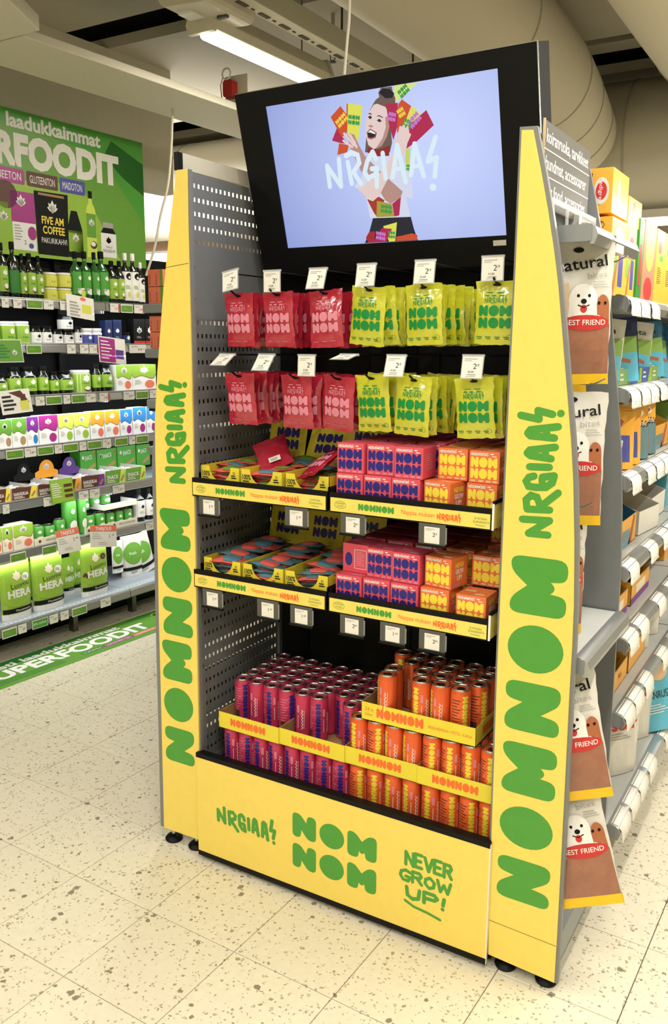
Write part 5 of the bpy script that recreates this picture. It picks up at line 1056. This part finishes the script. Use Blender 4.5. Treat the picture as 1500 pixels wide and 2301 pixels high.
card('info_card', 'light green info card with three small bars at the rail of the fifth rack shelf', 1.163, 1.311, .728, .852, lambda A, w, h: (A.rect('leafgreen', .003, .003, w-.006, h-.006), setattr(A, 'L', 2), A.lines('white', .01, h*.8, w*.42, 7, .004, .011), *[A.rect('brown', w*.58, h*(.2+.22*i), w*.36, h*.13) for i in range(3)]), 'midgreen')
for s0, s1, z0, z1, l, r_ in ((1.184,1.335,.455,.582,'upright',0), (1.395,1.585,.455,.575,'slanting',.16)):
    card('offer_card', '%s white offer card with orange headline at the rail of the sixth rack shelf' % l, s0, s1, z0, z1, lambda A, w, h: (A.rect('salmon', 0, h*.72, w, h*.28), setattr(A, 'L', 2), A.text('white', 'TARJOUS', w*.2, h*.78, h*.15, w*.6, bold=.02), A.text('ink', '1', w*.72, h*.42, h*.17), A.text('ink', '99', w*.82, h*.50, h*.09), A.lines('grey_card', w*.08, h*.6, w*.35, 3, .003, .012), A.lines('grey_card', w*.3, h*.2, w*.4, 2, .003, .009)), ry=r_)
# grey shelf arms with pink snack cartons, seen between the racks and the left end panel
for i, (z, l) in enumerate(((1.745, 'uppermost'), (1.515, 'second highest'), (1.25, 'third highest'), (1.0, 'lowest'))):
    t = thing('side_shelf', '%s narrow grey shelf arm just left of the yellow end panel' % l, 'shelf', (-1.650, 1.6, z-.02))
    MB().box(0, .62, 0, .22, -.022, .026, 'shelf_grey').build('deck', t, bevel=.008); MB().box(.01, .60, .01, .20, -.036, -.022, 'black').build('underside', t)
t = thing('rack_post', 'grey upright post carrying the narrow side shelf arms behind the end panel', 'post', (-1.06, 1.84, 0))
MB().box(-.02, .02, -.02, .02, 0, 1.80, 'shelf_grey').build('post', t); MB().box(-.04, .04, -.04, .04, 0, .01, 'shelf_grey').build('foot_plate', t)
for z, l in ((1.752, 'uppermost'), (1.522, 'second highest')):
    for i, (x, hgt) in enumerate(((-1.525, .085), (-1.525, .085), (-1.42, .085), (-1.42, .085))):
        zz = z+(i % 2)*.087
        t = thing('snack_carton', 'small salmon pink carton, %s of the %s stack on the %s side shelf' % (('lower','upper')[i % 2], ('front','rear')[i//2], l), 'box', (x-.05, 1.66+.08*(i//2), zz))
        b = MB().box(-.05, .05, -.04, .04, 0, .084, 'salmon').build('carton_body', t, bevel=.001); A = Art()
        for k_ in range(2): A.text('brown', 'PANDA' if 0 else 'RAW', .012-k_*.045, .010, .011, .05, rot=PI/2)
        A.rect('midgreen', .032, 0, .018, .084); A.on('front_print', front(-.0402), b)
# ================================================================== RIGHT SIDE OF THE STAND
RROT = PI/2
def RW(y, x, z): return (x, y, z)      # right racks face +x; local x -> +y, local y -> -x
def rail(mb_parent, w_, up=0):
    m = MB(); m.prism([(.0,.004),(-.012,.004),(-.030,-.004),(-.037,-.020),(-.030,-.040),(-.022,-.040),(-.016,-.020),(0,-.010)], 0, w_, 'rail', 'x'); m.build('price_rail', mb_parent, True)
def rshelf(y0, y1, x, z, depth, lab, rails=True):
    t = thing('rack_shelf', lab, 'shelf', RW(y0, x, z), RROT); w_ = y1-y0
    m = MB(); m.box(0, w_, .0, depth, -.028, 0, 'shelf_light'); m.build('deck', t)
    if rails: rail(t, w_)
    m = MB(); m.box(-.002, .0, -.024, depth, -.034, .001, 'shelf_grey'); m.build('end_plate', t)
    return t
sg = thing('category_sign', 'grey sign board with white dog food words on the right side of the stand', 'sign', (W+.026, .05, 1.845), RROT, rx=0)
b = MB().box(0, .365, -.004, .0, .0, .175, 'sign_grey').build('board', sg)
MB().box(-.002, 0, -.0045, .0005, .0, .178, 'dog_cream').build('edge', sg)
A = Art(); A.text('white', 'koiranruoka, tarvikkeet', .012, .133, .028, .335, bold=.01); A.text('white', 'hundmat, accessoarer', .012, .079, .028, .325, bold=.01); A.text('white', 'dog food, accessories', .012, .024, .028, .325, bold=.01)
A.rect('white', 0, .117, .362, .0025); A.rect('white', 0, .063, .362, .0025); A.on('lettering', front(-.0042), b)
rshelf(.045, .450, 1.045, 1.800, .105, 'short grey top shelf on the right side of the stand with clear card holders')
rs = rshelf(.03, .445, 1.090, .846, .150, 'empty grey middle shelf on the right side of the stand')
rs = rshelf(.03, .445, 1.075, .130, .145, 'grey bottom shelf under the hanging dog treat bags', False); MB().prism([(.0,.0),(-.02,-.004),(-.028,-.05),(0,-.05)], 0, .415, 'shelf_grey', 'x').build('front_edge', rs)
t = thing('plinth_skirt', 'grey steel skirt under the right side of the stand', 'plinth', (1.06, .03, 0), RROT); MB().box(0, .42, -.03, .12, .03, .098, 'alu_dark').build('skirt', t)
t = thing('card_holder', 'clear plastic card holder frame standing on the short top shelf', 'holder', (.975, .06, 1.8005), RROT)
m = MB(); m.box(0,.36,-.002,0,.05,.062,'clear'); m.box(0,.36,-.002,0,0,.006,'clear'); m.build('frame', t)
for x in (0, .11, .22, .35): MB().box(x, x+.012, -.003, .001, 0, .062, 'clear' if x != .22 else 'white').build('divider', t)
MB().box(.24, .36, .0, .04, .002, .060, 'grey_card').build('box_piece', t, bevel=.003)
t = thing('shelf_card', 'white card in the rail of the short top shelf', 'price label', (1.078, .215, 1.765), RROT); MB().box(0, .075, -.003, 0, -.008, .040, 'paper').build('card', t, bevel=.002)
# hooks and dog treat bags
def a_dog(A, w_, h):
    A.L = 1; A.rect('meat', -w_*.48, h*.07, w_*.96, h*.36); A.rect('bag_foot', -w_*.48, 0, w_*.96, h*.075)
    A.L = 2; A.poly('bag_white', [(-w_*.48,h*.30),(-w_*.1,h*.42),(w_*.48,h*.46),(w_*.48,h*.50),(-w_*.48,h*.50)])
    A.T = lambda x, y: (x*1.22-w_*.04, h*.44+(y-h*.44)*1.3)
    A.poly('dog_cream', rpoly([(-w_*.32,h*.44),(-w_*.36,h*.56,.01),(-w_*.37,h*.66,.004),(-w_*.29,h*.635,.008),(-w_*.16,h*.635,.008),(-w_*.09,h*.66,.004),(-w_*.08,h*.56,.01),(-w_*.04,h*.44)]))
    A.poly('dog_brown', rpoly([(w_*.20,h*.42),(w_*.22,h*.54,.012),(w_*.30,h*.60,.012),(w_*.40,h*.57,.012),(w_*.42,h*.42)]))
    A.L = 3; A.ell('white', w_*.08, h*.56, w_*.17, h*.09); A.poly('white', [(-w_*.1,h*.44),(-w_*.08,h*.56),(w_*.24,h*.56),(w_*.26,h*.42)])
    A.L = 4
    for cx, cy in ((.02,.585),(.15,.585),(-.27,.60),(-.16,.595),(.27,.545),(.35,.545)): A.ell('dark', w_*cx, h*cy, w_*.018, h*.009)
    A.ell('dark', w_*.085, h*.555, w_*.035, h*.014); A.ell('dark', -w_*.22, h*.57, w_*.030, h*.012); A.ell('red', w_*.085, h*.515, w_*.04, h*.022); A.stroke('dark', [(w_*.02,h*.535),(w_*.085,h*.522),(w_*.15,h*.535)], w_*.012)
    A.T = None
    A.ell('red', w_*.10, h*.44, w_*.36, h*.055, 24); A.L = 5; A.text('white', 'BEST FRIEND', -w_*.20, h*.425, h*.038, w_*.60, bold=.01)
    A.L = 3
    A.stroke('dark', [(-w_*.40,h*.79),(-w_*.42,h*.74),(-w_*.36,h*.73),(-w_*.33,h*.79),(-w_*.34,h*.83)], w_*.022); A.text('dark', 'natural', -w_*.33, h*.79, h*.080, w_*.74, bold=.01, rot=.12); A.text('grey_card', 'bites', w_*.12, h*.745, h*.042, w_*.28, rot=.1)
    A.lines('grey_card', w_*.20, h*.72, w_*.24, 3, h*.006, h*.018); A.text('ink', '750 g', -w_*.30, h*.022, h*.030)
def dog_bag():
    t = thing('dog_treat_bag', 'x', 'dog treats', (0,0,0)); w_, h = .165, .315
    m, f = pillow(w_, h, .045, 'bag_white', .02, 9, 14, 21, .004, None, 'bag_foot', .028); b = weld(m.build('bag_body', t))
    A = Art(); a_dog(A, w_, h); A.on('front_print', lambda u, v, hh: (u*(1-.05*math.sin(PI*v/h)), -f(u, v-h)-.0028-hh, v-h), b, us=frange(-w_/2, w_/2, 9), vs=frange(0, h, 12), eps=.0003)
    MB().prism([(.012*math.cos(k_*PI/6), -.018+.006*math.sin(k_*PI/6)) for k_ in range(12)], -.0046, -.004, 'dark').build('hang_hole', t); return t
DB = None
HK2 = [(.17,1.765,1.445-.0),(.32,1.775,0),(.17,1.455,0),(.15,1.165,0),(.13,.800,0),(.30,.790,0),(.13,.520,0)]
for i, (y, z, _) in enumerate(((.17,1.768,0),(.31,1.745,0),(.17,1.462,0),(.13,1.180,0),(.10,.815,0),(.24,.790,0),(.14,.470,0))):
    t = thing('peg_hook', 'bright steel hook with upturned tip, %s from the top on the right side' % ORD[i], 'hook', (W+.02, y, z), RROT)
    m = MB(); m.tube([(0,0,0),(0,-.115,0),(0,-.14,.012)], .0022, 'alu', 8); m.build('hook_arm', t, True); MB().box(-.01,.01,-.002,.002,-.015,.012,'alu_dark').build('hook_plate', t)
BAGS2 = [(1.016,.140,1.776,.55,.02,.03,'topmost in front, with torn looking top edge'),(.962,.185,1.755,.75,.0,-.02,'topmost, tucked behind the upper front bag'),(1.016,.160,1.444,.45,0,.0,'second from the top with its full red oval in view'),
 (.995,.160,1.165,.75,.0,.0,'third from the top, half hidden by the end panel'),(1.045,.070,.798,.45,.18,-.14,'leaning out right above the lowest bag'),(1.010,.125,.800,.7,.06,-.10,'partly hidden behind the leaning bag under the middle shelf'),
 (1.062,.085,.525,.34,.26,-.20,'lowest and nearest, swung far out to the right'),(.985,.15,.440,.70,.05,-.03,'lowest, squeezed beside the end panel')]
for i, (x, y, z, rz, ry, rx, l) in enumerate(BAGS2):
    if DB is None: o = DB = dog_bag()
    else: o = dup(DB)
    o.location = (x, y, z); o.rotation_euler = (rx, -ry, rz); o['label'] = 'white dog treat bag, '+l
# ---------------------------------------------------------------- dog food racks further along
RZ0 = {1: 1.675, 2: 1.450, 3: 1.222, 4: .978, 5: .770, 6: .530, 7: .190}
RZ = {1: 1.675, 2: 1.437, 3: 1.208, 4: .962, 5: .760, 6: .540, 7: .205}      # deck heights
XRK = {1: 1.025, 2: 1.042, 3: 1.060, 4: 1.072, 5: 1.085, 6: 1.090, 7: 1.100}  # the shelves get deeper downwards
def adj(loc):
    k = max([q for q in RZ0 if RZ0[q] <= loc[2]+.004] or [7], key=lambda q: RZ0[q])
    return (loc[0]+(XRK[k]-1.09 if k > 1 else 0), loc[1], loc[2]+RZ[k]-RZ0[k]+.0005)
fr = thing('gondola_rack', 'grey back wall of the dog food racks behind the stand', 'rack', (.72, .47, 0), RROT)
MB().box(0, 2.75, 0, .02, .05, 1.95, 'ceil_dark').build('back_panel', fr); MB().box(-.004, .0, -.0, .10, .05, 1.95, 'dark').build('side_plate', fr)
for k_, z in RZ.items():
    for bay, (y0, y1) in (('near', (.475, 1.38)), ('far', (1.385, 2.29)), ('farthest', (2.295, 3.2))):
        rshelf(y0, y1, XRK[k_], z, XRK[k_]-.73, 'grey dog food shelf with white cards, %s in the %s bay of the right racks' % (SN[k_], bay))
cards = 0; proto = None
for k_, z in RZ.items():
    y = .485; q = 0
    while y < 2.2:
        w_ = .112; gp = (.03, .09, .012, .16, .02)[(q*3+k_*2) % 5]
        if proto is None:
            t = thing('rail_card', 'x', 'price label', (0,0,0)); proto = t
            P = [(-.006,.005),(-.024,.0),(-.036,-.012),(-.040,-.028),(-.040,-.044),(-.043,-.050)]
            m = MB(); vs = [(u, p[0]-.0015, p[1]) for u in (0, w_) for p in P]; n = len(P); m.add(vs, [(i, i+1, n+i+1, n+i) for i in range(n-1)], 'paper'); o = m.build('card', t, True); md = o.modifiers.new('thick', 'SOLIDIFY'); md.thickness = .001
            A = Art(); A.lines('grey_card', .018, -.034, .035, 2, .0015, .005); A.text('ink', '2', .070, -.044, .012); A.on('print', lambda u, v, h: (u, -.0440-h, v), o)
        else: t = dup(proto)
        t.location = RW(y, XRK[k_], z); t.rotation_euler = (0, 0, RROT); t['label'] = 'white curved price card, %s from the near end, %s dog food shelf' % (ORD[q], SN[k_]); t['group'] = 'curved price cards on the %s dog food shelf' % SN[k_]
        y += w_+gp; q += 1
area('rack_led', (1.13, 1.4, 1.96), 1.8, .05, 5, (1, .95, .85), (.45, 0, PI/2))
def abox(w_, d, h, col, nm, lab, loc, rz=RROT, art=None, side=None, tp=None, cat='box', rx=0, ry=0):
    t = thing(nm, lab, cat, adj(loc), rz, rx=rx, ry=ry); b = MB().box(0, w_, 0, d, 0, h, col).build('carton_body', t, bevel=.001)
    if art: A = Art(); art(A, w_, h); A.on('front_print', front(-.0002), b, eps=.0002)
    if side: A = Art(); side(A, d, h); A.on('side_print', lambda u, v, hh: (-.0002-hh, d-u, v), b, eps=.0002)
    return t
def a_pedi_side(A, w_, h):
    A.rect('navy', w_*.32, h*.12, w_*.2, h*.78); A.L = 2; A.text('white', 'DENTASTIX', w_*.36, h*.86, w_*.13, h*.70, rot=-PI/2, bold=.02); A.ell('bag_white', w_*.74, h*.5, w_*.18, h*.30); A.L = 3; A.ell('red', w_*.74, h*.5, w_*.13, h*.2); A.L = 4; A.text('white', 'Pedigree', w_*.69, h*.78, w_*.09, h*.55, rot=-PI/2); A.L = 1; A.text('ink', 'DAILY ORAL CARE', w_*.2, h*.85, w_*.05, h*.7, rot=-PI/2)
def a_pedi_txt(A, w_, h):
    A.text('ink', 'x4', w_*.60, h*.20, h*.06); A.text('ink', '1,08 kg', w_*.30, h*.06, h*.06); A.lines('brown', w_*.2, h*.75, w_*.6, 9, h*.008, h*.03)
    for k_ in range(10): A.stroke('ink', [(w_*.5+w_*.2*math.cos(k_*PI/5), h*.9+h*.05*math.sin(k_*PI/5)), (w_*.5+w_*.2*math.cos((k_+1)*PI/5), h*.9+h*.05*math.sin((k_+1)*PI/5))], h*.008)
    A.stroke('ink', [(w_*.42,h*.9),(w_*.48,h*.88),(w_*.60,h*.93)], h*.01)
def a_pedi_front(A, w_, h): A.rect('denta', w_*.1, h*.3, w_*.35, h*.4); A.ell('bag_white', w_*.5, h*.78, w_*.3, h*.12); A.L = 2; A.ell('red', w_*.5, h*.78, w_*.2, h*.08); A.rect('violet_blue', w_*.55, h*.15, w_*.3, h*.4); A.poly('dog_brown', [(w_*.15,0),(w_*.4,h*.5),(w_*.5,h*.45),(w_*.3,0)])
abox(.165, .07, .20, 'pedi', 'treat_box', 'tall yellow dental treat box at the near end of the top dog food shelf', (1.000, .500, 1.676), art=a_pedi_front, side=a_pedi_txt)
abox(.125, .07, .20, 'pedi', 'treat_box', 'second tall yellow dental treat box from the near end, top dog food shelf', (1.000, .668, 1.676), art=a_pedi_front)
abox(.175, .11, .112, 'pedi', 'treat_box', 'yellow dental treat box lying on top of the tall boxes, nearest', (.995, .500, 1.884), art=lambda A, w, h: (A.rect('violet_blue', w*.25, h*.12, w*.2, h*.3), A.rect('cream', w*.32, h*.45, w*.12, h*.35)), side=a_pedi_side)
abox(.165, .11, .075, 'pedi', 'treat_box', 'yellow dental treat box lying on top behind the nearest one', (.995, .69, 1.878), art=lambda A, w, h: A.ell('red', w*.4, h*.6, w*.1, h*.3))
abox(.06, .08, .235, 'dkgreen', 'treat_box', 'narrow dark green treat box on the top dog food shelf', (1.000, .830, 1.676), art=lambda A, w, h: A.rect('red', w*.2, h*.2, w*.5, h*.5))
abox(.17, .09, .24, 'salmon', 'treat_box', 'pink and green treat box on the top dog food shelf', (1.000, .900, 1.676), art=lambda A, w, h: (A.ell('lime', w*.5, h*.65, w*.35, h*.25), A.ell('red', w*.5, h*.18, w*.35, h*.15)))
for i in range(5): abox(.14, .09, .235, 'pedi', 'treat_box', 'tall yellow treat box, %s in the row beyond the pink one' % ORD[i], (1.0, 1.085+i*.15, 1.676), art=lambda A, w, h: (A.ell('red', w*.4, h*.78, w*.2, h*.09), A.rect('green', w*.4, h*.6, w*.4, h*.07), A.lines('brown', w*.2, h*.5, w*.5, 9, h*.008, h*.025)))
# second shelf: blue and green trays, clear pouches
for i in range(5):
    y0 = .50+i*.155
    abox(.15, .10, .045, ('box_blue','denta','box_blue','box_blue','denta')[i], 'treat_tray', 'low blue and green open treat tray, %s from the near end, second dog food shelf' % ORD[i], (1.055, y0, 1.4505), art=lambda A, w, h: (A.poly('leafgreen', [(w*.6,0),(w,0),(w,h),(w*.75,h)]), A.lines('white', w*.1, h*.6, w*.35, 2, h*.12, h*.3)), cat='tray')
def a_denta(A, w_, h): A.L = 1; A.rect('sky', -w_*.46, 0, w_*.92, h*.45); A.rect('denta', -w_*.46, h*.45, w_*.92, h*.25); A.L = 2; A.poly('dog_brown', [(-w_*.45,h*.5),(w_*.3,h*.34),(w_*.3,h*.28),(-w_*.45,h*.42)]); A.text('ink', 'Denta', -w_*.35, h*.78, h*.09, w_*.65); A.lines('white', -w_*.2, h*.25, w_*.4, 3, h*.02, h*.05)
def a_stix(A, w_, h): A.L = 1; A.rect('pedi', -w_*.47, 0, w_*.94, h*.98); A.L = 2; A.rect('violet_blue', w_*.05, h*.12, w_*.3, h*.45); A.poly('dog_brown', [(-w_*.4,h*.3),(w_*.15,h*.85),(w_*.22,h*.8),(-w_*.25,h*.25)]); A.poly('bag_white', [(-w_*.1,h*.05),(w_*.1,h*.5),(w_*.18,h*.48),(w_*.05,0)])
def a_stix2(A, w_, h): A.L = 1; A.rect('bluegrey', -w_*.47, 0, w_*.94, h*.62); A.rect('pedi', -w_*.47, h*.62, w_*.94, h*.36); A.rect('ink', -w_*.47, h*.58, w_*.94, h*.13); A.L = 2; A.text('white', 'DENTASTIX', -w_*.42, h*.615, h*.06, w_*.8, bold=.02); A.ell('white', w_*.1, h*.85, w_*.2, h*.08); A.poly('dog_brown', [(-w_*.2,h*.05),(0,h*.5),(w_*.1,h*.5),(w_*.05,0)]); A.L = 3; A.ell('red', w_*.1, h*.85, w_*.12, h*.05)
def a_oscar(A, w_, h): A.L = 1; A.rect('red', -w_*.47, 0, w_*.2, h*.7); A.text('red', 'Oscar', -w_*.22, h*.55, h*.14, w_*.65, bold=.03); A.ell('dog_brown', 0, h*.85, w_*.2, h*.08); A.lines('grey_card', -w_*.1, h*.5, w_*.4, 3, h*.012, h*.03)
def a_blue(A, w_, h): A.L = 1; A.text('ink', 'KANAWURSI' if 0 else 'KANANRUSTO', -w_*.38, h*.38, h*.09, w_*.76); A.ell('dog_cream', w_*.1, h*.72, w_*.2, h*.14); A.lines('white', -w_*.3, h*.3, w_*.5, 4, h*.01, h*.03)
def a_perf(A, w_, h): A.L = 1; A.text('ink', 'PERFECT', -w_*.42, h*.72, h*.11, w_*.8); A.rect('magenta', -w_*.47, h*.52, w_*.94, h*.12); A.text('white', 'adult', -w_*.1, h*.54, h*.07)
def rp(nm, w_, h, t_, mat, foot, art, lab, loc, rz=RROT, rx=0, ry=0):
    o = pouch(nm, w_, h, t_, mat, foot, art, 'pet food'); o.location = adj(loc); o.rotation_euler = (rx, ry, rz); o['label'] = lab; return o
for i, (y, c_, art, r_) in enumerate(((.60,'bag_white',a_denta,.75),(.76,'navy',a_denta,.6),(1.02,'clear',a_denta,.85),(1.20,'teal',a_denta,.9),(1.42,'teal',a_denta,1.0),(1.62,'bag_white',a_denta,1.1))):
    rp('treat_pouch', .15, .185, .035, 'bag_white' if c_ == 'clear' else c_, 'teal', art, 'upright %s dental stick pouch, %s from the near end, second dog food shelf' % ({'bag_white':'silver and blue','navy':'navy','clear':'pale','teal':'teal'}[c_], ORD[i]), (1.0+.02*(i%2), y, 1.455), r_, -.05, .10*(-1)**i)
for i, (y, art, c_, l) in enumerate(((.585,a_stix,'pedi','crumpled yellow'),(.70,a_stix,'pedi','yellow'),(.84,a_stix2,'pedi','yellow and steel blue'),(.99,a_stix2,'pedi','yellow and blue-grey'))):
    rp('stick_pouch', .15, .165, .04, c_, 'pedi', art, '%s dental stick pouch, %s from the near end, third dog food shelf' % (l, ORD[i]), (1.045, y, 1.225), .9+.1*i, -.08, .05)
def open_carton(w_, d, h, c1, c2, lab, loc, rz=RROT, lean=0, hb=None, art=None):
    t = thing('open_carton', lab, 'carton', adj(loc), rz, rx=lean); hb = hb or h
    m = MB(); m.box(0, w_, 0, d, 0, .002, 'kraft'); m.box(.0015, w_-.0015, .0015, .003, 0, h*.42, 'kraft'); m.build('base', t)
    MB().box(0, w_, d-.002, d, 0, hb, c1).build('back_wall', t)
    for x in (0, w_-.002):
        m = MB(); m.prism([(0,0),(d,0),(d,hb),(d*.7,hb*.95),(d*.35,h*.55),(0,h*.42)], x, x+.001, c1, 'x'); m.prism([(0,0),(d,0),(d,hb),(d*.7,hb*.95),(d*.35,h*.55),(0,h*.42)], x+.001, x+.002, 'kraft', 'x'); m.build('side_wall', t)
    f = MB().box(0, w_, 0, .0015, 0, h*.42, c2).build('front_wall', t)
    if art: A = Art(); art(A, w_, h*.42); A.on('front_print', front(-.0002), f)
    return t
bl = lambda A, w, h: (A.rect('bluegrey', w*.1, 0, w*.5, h*.6), A.poly('dog_brown', [(w*.5,0),(w*.8,h),(w*.9,h*.9),(w*.7,0)]))
open_carton(.26, .14, .19, 'pedi', 'pedi', 'yellow carton torn open with brown inside, far part of the third dog food shelf', (1.06, 1.10, 1.2225), art=bl)
open_carton(.15, .14, .17, 'teal', 'pedi', 'empty teal and yellow carton at the near end of the fourth dog food shelf', (1.06, .49, .9785), art=bl)
open_carton(.20, .16, .20, 'teal', 'pedi', 'empty teal and yellow carton with tall brown side, second on the fourth dog food shelf', (1.06, .66, .9785), art=bl)
open_carton(.20, .18, .18, 'paper', 'paper', 'empty white carton leaning open on the fourth dog food shelf', (1.06, .90, .9785), RROT-.12)
open_carton(.24, .20, .19, 'paper', 'paper', 'second empty white carton further along the fourth dog food shelf', (1.05, 1.15, .9785))
lab2 = lambda A, w, h: (A.rect('purple', 0, 0, w, h*.3), A.rect('cream', w*.25, h*.35, w*.5, h*.4))
open_carton(.22, .17, .17, 'pedi', 'pedi', 'yellow carton with purple foot at the near end of the fifth dog food shelf', (1.06, .53, .7705), art=lab2)
open_carton(.27, .17, .17, 'pedi', 'pedi', 'yellow carton with purple foot, second on the fifth dog food shelf', (1.06, .80, .7705), art=lab2)
for i in range(6): rp('stick_pouch', .09, .12, .03, 'pedi', 'pedi', a_stix, 'small yellow snack pouch, %s inside the purple-footed cartons' % ORD[i], (.99, .59+i*.085, .776), .9+.3*math.sin(i*2), -.1, .1)
open_carton(.17, .16, .15, 'pedi', 'pedi', 'low yellow carton at the near end of the sixth dog food shelf', (1.06, .62, .5305), art=lambda A, w, h: A.text('brown', 'FRA', w*.3, h*.4, h*.3))
t = open_carton(.25, .17, .17, 'pedi', 'pedi', 'yellow carton with a rounded cut-out front, second on the sixth dog food shelf', (1.06, .81, .5305))
for i in range(4): rp('stick_pouch', .09, .12, .03, 'bag_white', 'pedi', a_stix, 'small pouch %s in the cartons of the sixth dog food shelf' % ORD[i], (.99, .70+i*.10, .536), .9+.3*math.sin(i), -.1, .1)
rp('pet_food_bag', .24, .26, .09, 'bag_white', 'bag_white', a_oscar, 'white and red dog food bag at the near end of the bottom shelf', (1.00, .80, .192), .85)
rp('pet_food_bag', .24, .27, .09, 'bag_white', 'bag_white', a_oscar, 'white and red dog food bag behind the nearest one, bottom shelf', (.99, 1.08, .192), .85)
rp('pet_food_bag', .20, .30, .06, 'sky', 'sky', a_blue, 'sky blue dog snack pouch tilted out of the bottom shelf', (1.09, 1.20, .20), .75, -.12, -.15)
rp('pet_food_bag', .28, .30, .10, 'bag_white', 'bag_white', a_perf, 'white dog food bag with magenta band at the right edge, bottom shelf', (1.10, 1.72, .20), .75, -.2, .2)
for i in range(2):
    t = thing('treat_jar', 'clear jar with red band hanging under the fifth dog food shelf, %s one' % ('near','far')[i], 'jar', (1.02, 1.10+i*.17, .542)); MB().lathe([(.045,0),(.045,.12),(.040,.135)], 'bag_white', 20).build('body', t, True); MB().lathe([(.046,.136),(.046,.165),(.04,.168)], 'grey_card', 20).build('lid', t, True); MB().lathe([(.0455,.10),(.0455,.115)], 'red', 20).build('band', t, True)
for k_, z in ((4, .9785),(5, .7705),(6, .5305),(3, 1.2225),(2, 1.4505)):
    for i in range(5):
        abox(.15, .15, (.16,.12,.18,.14,.15)[(i+k_) % 5], ('pedi','bag_white','teal','denta','sky')[(i*2+k_) % 5], 'pet_food_box', '%s pet food box, %s of the far group on the %s dog food shelf' % (('yellow','white','teal','green','sky blue')[(i*2+k_) % 5], ORD[i], SN[k_]), (1.04, 1.46+i*.165, z))
